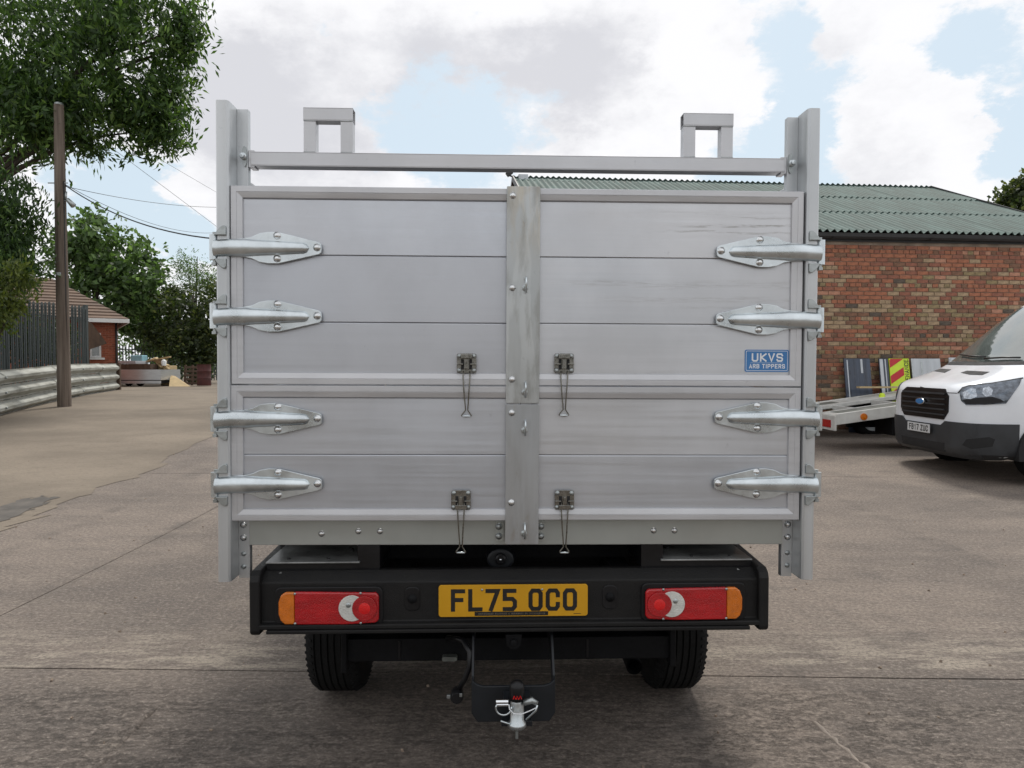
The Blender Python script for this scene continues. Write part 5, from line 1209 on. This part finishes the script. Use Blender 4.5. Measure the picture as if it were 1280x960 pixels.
b = MB(); b.prism([(-1.15, 1.50), (-.45, 1.78), (-.95, 2.55), (-1.20, 2.75)], -.9, -.41); b.build('timber_canopy', M['brownwood'], hut)
b = MB(); b.box(-1.30, -1.05, -.5, -.2, 0, 1.5); b.build('gate_post', M['brownwood'], hut)

# ------------------------------------------------------------------ yard clutter far left
Y0 = 31.; z0 = g(Y0)
tr = thing('dropside_trailer', 'low silver dropside trailer parked past the end of the barrier', 'trailer', (PX(148, Y0), Y0, z0))
w = PX(201, Y0)-PX(148, Y0)
def zz_(py, Y=Y0): return P(0, py, Y).z-g(Y)
b = MB(); b.box(-.8, w, -.02, .0, zz_(475), zz_(462)); b.build('side_board', M['silver'], tr, bevel=.006)
b = MB(); b.box(-.8, w, -.02, .02, zz_(479.5), zz_(476)); b.build('lower_rail', M['silver'], tr, bevel=.006)
b = MB(); b.box(w-.03, w, .001, 1.8, zz_(475), zz_(462)); b.box(-.8, w, 1.8, 1.82, zz_(475), zz_(462)); b.build('end_board', M['silver'], tr)
b = MB(); b.box(-.8, w-.04, .02, 1.78, zz_(479), zz_(474)); b.build('chassis', M['chassis'], tr)
b = MB(); b.box(-.8, 1.25, .3, 1.6, zz_(462), zz_(455)); b.build('dark_boards', M['brownwood'], tr, bevel=.01)
b = MB(); b.box(-.7, .55, .4, 1.5, zz_(454.8), zz_(451)); b.build('grey_sheet', M['panelw'], tr, bevel=.01)
for x in (.35, .85): wheel('wheel', tr, x, .20, .20, .20, .14, -1, axis='Y')
b = MB(); b.box(PX(163, 33), PX(178, 33), 33, 33.5, zz_(452, 33)+g(33), zz_(444, 33)+g(33)); o = b.build('storage_tub', M['bluecan'], bevel=.03); tag(o, 'pale blue plastic tub above the silver dropside trailer', 'tub')
b = MB()
for k in range(9):
    a = P(183+k*1.5, 452-k*.6, 32.4); c = P(205+random.uniform(-4, 8), 446+k*2.2, 31.8); b.bar(a, c, .14, .05)
o = b.build('timber_offcuts', M['ply']); tag(o, 'jumbled heap of pale timber offcuts on the boxes beside the trailer', 'timber')
def crate(px0_, px1_, py0_, py1_, Y, name, label, cat, m_, dep=.8, group=None):
    a = P(px0_, py1_, Y); c = P(px1_, py0_, Y); b = MB(); b.box(a.x, c.x, Y, Y+dep, max(a.z, g(Y)-.01), c.z); o = b.build(name, m_, bevel=.02); return tag(o, label, cat, group)
crate(184, 211, 457, 467, 32, 'chipboard_box', 'cream chipboard box under the timber offcuts, upper one', 'box', M['ply'])
crate(201, 213, 467.3, 486, 31.9, 'chipboard_box', 'upright cream chipboard box just right of the silver trailer', 'box', M['ply'])
b = MB(); a = P(212, 470, 31.5); c = P(240, 484, 31.0); b.add([P(213, 469, 32), P(219, 470, 32), P(241, 485, 31), P(211, 485, 31), P(213, 469, 32)+Vector((0, .05, -.02)), P(219, 470, 32)+Vector((0, .05, -.02)), P(241, 485, 31)+Vector((0, .05, -.02)), P(211, 485, 31)+Vector((0, .05, -.02))], [(0, 1, 2, 3), (7, 6, 5, 4), (0, 4, 5, 1), (1, 5, 6, 2), (2, 6, 7, 3), (3, 7, 4, 0)])
tag(b.build('plywood_sheet', M['ply']), 'pale plywood sheet sloping down to the ground by the chipboard boxes', 'board')
b = MB(); b.lathe([(.29, 0), (.30, .02), (.29, .3), (.305, .32), (.29, .34), (.29, .62), (.305, .64), (.29, .66), (.29, .92), (.30, .94), (.27, .935), (.0005, .93)], (0, 0, 0), 'Z', 20)
o = b.build('oil_drum', M['darkred'], smooth='auto'); o.location = (PX(255, 31.5), 31.5, g(31.5)); tag(o, 'dark oxide red oil drum under the bushes', 'drum')
pa = thing('pallet_stack', 'dark wooden pallet standing on edge between the plywood and the red drum', 'pallet', (PX(229, 32), 32, g(32)), (R(-6), 0, 0))
for k in range(5): b = MB(); b.box(0, .72, 0, .03, .04+k*.18, .14+k*.18); b.build('slat', M['brownwood'], pa)
for x in (0, .32, .64): b = MB(); b.box(x, x+.08, .031, .11, 0, .92); b.build('bearer', M['brownwood'], pa)
b = MB(); b.lathe([(.10, 0), (.11, .2), (.05, .26), (.001, .27)], (PX(205, 31.4), 31.4, P(0, 457, 31.4).z), 'Z', 10)
tag(b.build('white_canister', M['winw'], smooth=True), 'small white canister lying on the chipboard box', 'canister')

# ------------------------------------------------------------------ vegetation
def leaf_mesh(name, cen, size, aspect, mats, axis=None, droop=0., mw=(4, 4, 2)):
    n = len(cen); cen = np.asarray(cen, float)
    if axis is None: ax = RNG.normal(size=(n, 3))
    else: ax = axis+RNG.normal(size=(n, 3))*.35
    ax[:, 2] -= droop; ax /= np.linalg.norm(ax, axis=1)[:, None]+1e-9
    tmp = RNG.normal(size=(n, 3)); tmp[:, 2] += .3; sd_ = np.cross(ax, tmp); sd_ /= np.linalg.norm(sd_, axis=1)[:, None]+1e-9
    nrm = np.cross(ax, sd_); L_ = (size*RNG.uniform(.65, 1.25, n))[:, None]; Wd = L_*aspect
    v = np.empty((n, 4, 3)); v[:, 0] = cen-ax*L_/2; v[:, 1] = cen+sd_*Wd/2+nrm*Wd*.12; v[:, 2] = cen+ax*L_/2-np.array([0, 0, 1])*L_*.08; v[:, 3] = cen-sd_*Wd/2+nrm*Wd*.12
    me = bpy.data.meshes.new(name); me.vertices.add(n*4); me.vertices.foreach_set('co', v.ravel())
    me.loops.add(n*4); me.loops.foreach_set('vertex_index', np.arange(n*4)); me.polygons.add(n)
    me.polygons.foreach_set('loop_start', np.arange(n)*4); me.polygons.foreach_set('loop_total', np.full(n, 4))
    for m_ in mats: me.materials.append(m_)
    p = np.array(mw)/sum(mw); me.polygons.foreach_set('material_index', RNG.choice(len(mats), n, p=p).astype(np.int32)); me.update(); me.validate(); return me
def crown(ells, nclump, per, size, spread, mats, parent, aspect=.45, droop=.5, name='crown', shell=.35, mw=(4, 4, 2), gapt=-.14):
    """ells: list of (centre, radii, weight); leaves gathered in clumps along short twigs"""
    cs = []; tot = sum(e[2] for e in ells)
    for c, r, w_ in ells:
        k = int(nclump*w_/tot); d = RNG.normal(size=(k, 3)); d /= np.linalg.norm(d, axis=1)[:, None]
        rad = RNG.uniform(shell, 1, k)**.6; q = np.array(c)+d*rad[:, None]*np.array(r)*RNG.uniform(.82, 1.12, (k, 1)); cs.append(q)
    cs = np.concatenate(cs); f_ = 1.1/spread*.27; keep = np.array([mnoise.noise(Vector(c)*f_*1.6)+.5*mnoise.noise(Vector(c)*f_*4) > gapt for c in cs]); cs = cs[keep]; m_ = len(cs)
    tw = RNG.normal(size=(m_, 3))*np.array([1, 1, .5]); tw[:, 2] -= droop*.6; tw /= np.linalg.norm(tw, axis=1)[:, None]
    t_ = RNG.uniform(-1, 1, (m_, per)); pos = cs[:, None, :]+tw[:, None, :]*(t_*spread)[..., None]+RNG.normal(size=(m_, per, 3))*spread*.22
    pos[..., 2] -= (t_**2)*spread*.25
    axis = np.repeat(tw, per, 0); me = leaf_mesh(name, pos.reshape(-1, 3), size, aspect, mats, axis, droop*.5, mw)
    o = bpy.data.objects.new(name, me); C.objects.link(o); o.parent = parent; return o, cs
def limbs(parent, base, targets, r0, name='limb', n=7, single=True):
    b = MB()
    for t_ in targets:
        a = Vector(base); c = Vector(t_); pts = []
        for i in range(n):
            f = i/(n-1); q = a.lerp(c, f); q.z += math.sin(f*math.pi)*.15*(c-a).length*.6; q += Vector((random.uniform(-.06, .06), random.uniform(-.06, .06), random.uniform(-.05, .05)))*(c-a).length*.35*math.sin(f*math.pi); pts.append(q)
        b.tube(pts, [r0*(1-.85*i/(n-1)) for i in range(n)], 6)
    return b.build(name, M['bark'], parent, smooth=True)
def E(px, py, Y, rx, ry, rd, w_): p = P(px, py, Y); s = Y/F; return ((p.x, p.y, p.z), (rx*s, rd, ry*s), w_)
# the big ash leaning in from the left
ash = thing('ash_tree', 'big leafy ash tree whose dark green crown hangs over the top left', 'tree', (0, 0, 0))
Yt = 19.2
el = [E(20, 135, Yt-1.2, 75, 55, 1.2, 5), E(60, 150, Yt-1.0, 40, 40, .8, 2.2), E(60, 40, Yt, 110, 70, 2.40, 9), E(170, 35, Yt-.3, 80, 55, 1.95, 8), E(205, 95, Yt, 45, 60, 1.35, 4), E(120, 115, Yt-.2, 90, 50, 1.95, 7), E(30, 120, Yt+.2, 70, 60, 2.10, 5), E(170, 150, Yt, 55, 32, 1.05, 3), E(120, 178, Yt, 40, 18, 0.75, 1.0), E(30, 180, Yt+.3, 50, 26, 1.20, 2), E(190, 180, Yt-.1, 26, 20, 0.60, .7),
      E(235, 28, Yt, 28, 30, 0.75, 1.2), E(60, -70, Yt+.3, 180, 90, 3.00, 9), E(-90, 60, Yt+.5, 120, 180, 3.30, 9), E(245, 15, Yt, 18, 14, 0.45, .35), E(215, 165, Yt, 22, 26, 0.45, .5), E(195, -60, Yt, 70, 60, 1.80, 4)]
crown(el, 5200, 13, .20, .42, LEAF_A, ash, aspect=.34, droop=.75, shell=.1, gapt=-.08)
el2 = [E(5, 255, 16.5, 42, 45, 1., 3), E(12, 320, 16.5, 38, 45, 1., 3), E(-30, 300, 16.6, 50, 110, 1.2, 4), E(28, 250, 16.5, 18, 24, .5, .7), E(28, 320, 16.5, 22, 30, .5, .8)]
crown(el2, 1300, 13, .155, .34, LEAF_A, ash, aspect=.32, droop=1.1, name='hanging_foliage', shell=.1, mw=(6, 3, 1))
tb_ = Vector((PX(-110, 19.6), 19.6, g(19.6)))
b = MB(); b.tube([tb_-Vector((0, 0, .1)), tb_+Vector((.1, 0, 1.5)), tb_+Vector((.25, -.2, 3.5)), tb_+Vector((.5, -.5, 5.2))], [.42, .35, .30, .24], 12); b.build('trunk', M['bark'], ash, smooth=True)
limbs(ash, tb_+Vector((.35, -.3, 4.2)), [P(60, 60, Yt), P(150, 60, Yt), P(200, 110, Yt), P(120, 150, Yt), P(170, 165, Yt), P(40, 150, Yt), P(240, 25, Yt), P(10, 300, 16.8), P(150, 10, Yt), P(30, 190, Yt), P(90, 175, Yt), P(100, 95, Yt), P(215, 60, Yt)], .11)
# yellowish bush low on the left
bu = thing('bush', 'yellowish green bush in front of the palisade fence at the left edge', 'bush', (0, 0, 0))
crown([E(2, 375, 14.3, 30, 40, .7, 4), E(-40, 380, 14.5, 50, 60, .8, 4), E(22, 350, 14.3, 16, 26, .4, 1.2)], 560, 12, .10, .20, LEAF_D, bu, droop=.9, name='foliage', shell=.1)
limbs(bu, (PX(-30, 14.6), 14.7, g(14.6)), [P(0, 380, 14.4), P(20, 350, 14.4), P(-30, 360, 14.5)], .04, 'stem')
bh = thing('bush', 'dark ivy thicket filling the gap behind the grey palisade fence', 'bush', (0, 0, 0))
crown([E(20, 425, 23.5, 60, 42, .5, 4), E(72, 430, 24.6, 26, 30, .4, 3), E(-60, 420, 22, 60, 50, .5, 3)], 900, 10, .16, .25, LEAF_C, bh, name='foliage', shell=.1, mw=(7, 2, 0), gapt=-9)
# trees behind the hut and the yard
def tree(name, label, ells, ncl, per, size, spread, mats, trunk_px, Y, r0=.16, **k):
    t_ = thing(name, label, 'tree', (PX(trunk_px, Y), Y, g(Y))); off = Vector((PX(trunk_px, Y), Y, g(Y)))
    loc = [((c[0]-off.x, c[1]-off.y, c[2]-off.z), r, w_) for c, r, w_ in ells]
    crown(loc, ncl, per, size, spread, mats, t_, **k)
    top_ = max(c[2]+r[2]*.3 for c, r, w_ in loc)
    b = MB(); b.tube([(0, 0, -.2), (.1, 0, top_*.3), (-.05, .1, top_*.6), (.1, 0, top_)], [r0, r0*.8, r0*.5, r0*.15], 9); b.build('trunk', M['bark'], t_, smooth=True)
    limbs(t_, (0, 0, top_*.35), [c for c, r, w_ in loc], r0*.4); return t_
tree('maple_tree', 'round topped green tree behind the brown hut roof', [E(130, 300, 38, 36, 38, 2, 5), E(100, 330, 38, 42, 36, 2, 5), E(165, 335, 38, 34, 40, 2, 5), E(125, 370, 38, 60, 40, 2.4, 6), E(78, 300, 38, 16, 18, 1, 1), E(122, 272, 38, 12, 14, .7, .7), E(186, 370, 37.5, 22, 40, 1.5, 2.5)], 1150, 12, .33, .60, LEAF_B, 120, 38, .25, aspect=.6, droop=.3, shell=.25)
tree('hawthorn_tree', 'dark bushy tree behind the pallets and the red drum', [E(235, 400, 37, 40, 45, 1.8, 5), E(250, 440, 36, 36, 40, 1.5, 5), E(200, 410, 38, 30, 36, 1.5, 3), E(215, 380, 38, 26, 30, 1.4, 2.5), E(268, 400, 36.5, 30, 60, 1.5, 4)], 1300, 12, .24, .5, LEAF_C, 240, 37, .2, aspect=.5, droop=.3, shell=.1, mw=(6, 3, 1))
tree('willow_tree', 'thin sparse willow with sky showing through beside the truck', [E(240, 345, 40, 28, 34, 1.5, 4), E(262, 350, 40, 20, 30, 1.2, 3), E(212, 360, 41, 12, 24, 1, 1), E(232, 325, 40, 10, 14, .7, .6)], 360, 12, .17, .55, LEAF_B, 246, 40, .14, aspect=.3, droop=.2, shell=.1)
tree('far_tree', 'tree at the right edge beyond the green roof', [E(1262, 262, 34, 20, 22, 1.2, 4), E(1285, 240, 34, 26, 22, 1.4, 4), E(1250, 280, 34, 16, 18, 1., 2), E(1300, 280, 34, 50, 40, 2, 5)], 520, 12, .26, .45, LEAF_C, 1290, 34, .2, aspect=.6, droop=.2, shell=.2)
tree('field_maple_tree', 'pale green tree low between the hut and the dark bushes', [E(185, 395, 43, 26, 30, 1.5, 3), E(165, 400, 43, 26, 30, 1.5, 3), E(205, 425, 42, 30, 24, 1.4, 3)], 420, 12, .30, .55, LEAF_B, 180, 43, .15, aspect=.5, shell=.1)
# distant hedge line closing the view behind the buildings
hx0 = np.repeat(RNG.uniform(-75, 75, 900), 60); hz0 = np.abs(RNG.normal(0, 1, 900)); hh_ = np.repeat(.6+hz0*1.7, 60)
hp = np.column_stack([hx0+RNG.normal(0, .7, 54000), 61+RNG.normal(0, .8, 54000), .3+hh_+RNG.normal(0, .55, 54000)])
b = bpy.data.objects.new('hedgerow', leaf_mesh('hedgerow', hp, .34, .6, LEAF_B)); C.objects.link(b); b['kind'] = 'stuff'
tag(b, 'long distant hedgerow closing the far side of the yard', 'hedge')
for k_, (x_, y_) in enumerate(((-9, 52), (-3.5, 49), (1.5, 55), (-14, 55))):
    tree(('oak_tree', 'lime_tree', 'ash_tree', 'oak_tree')[k_], ('broad oak tree of the far hedge behind the truck', 'tall lime tree of the far hedge behind the truck', 'rounded ash tree nearest the green roof in the far hedge', 'wide oak tree of the far hedge behind the hawthorn')[k_],
         [((x_, y_, 4.2), (2.6, 2.2, 2.6), 4), ((x_+1.3, y_, 3.0), (2.0, 2, 1.8), 2), ((x_-1.4, y_, 3.2), (2.0, 2, 1.8), 2)], 420, 10, .32, .6, LEAF_B, 640+x_/y_*F, y_, .2, aspect=.6)
# unseen trees added behind the camera to darken reflections in the metal
for k_, (x_, y_) in enumerate(((-26, -26), (-15, -30), (-4, -32), (7, -31), (18, -28), (30, -20), (-34, -14))):
    cpos = [((x_, y_, 1.9), (5.8, 2.2, 2.0), 1)]
    t_ = thing('rear_reflection_tree', 'broad dark '+('hawthorn', 'holly', 'leaning', 'round', 'low', 'wide', 'corner')[k_]+' tree, unseen, added to darken reflections in the metal', 'tree', (0, 0, 0), group='unseen trees added behind the camera for the reflections')
    crown(cpos, 420, 8, .5, .8, LEAF_C, t_, aspect=.6, shell=.5)
    b = MB(); b.tube([(x_, y_, -.2), (x_, y_, 3.0)], [.2, .1], 8); b.build('trunk', M['bark'], t_)
# weeds at the foot of the barrier and a few loose chips on the concrete
random.seed(11)
b = MB()
for k in range(260):
    if k % 3: x, y = random.uniform(-4, 4.5), random.uniform(2.0, 7)
    else: x, y = random.uniform(-10, -3), random.uniform(5, 14)
    s = random.uniform(.003, .009); q = Matrix.Translation((x, y, g(y)+s*.3)) @ Euler((random.random()*3, random.random()*3, random.random()*3)).to_matrix().to_4x4()
    b.box(-s, s, -s*.7, s*.7, -s*.5, s*.5, q)
o = b.build('stone_chips', M['mortar']); o['kind'] = 'stuff'
tag(o, 'small loose stone chips scattered on the concrete', 'stones')
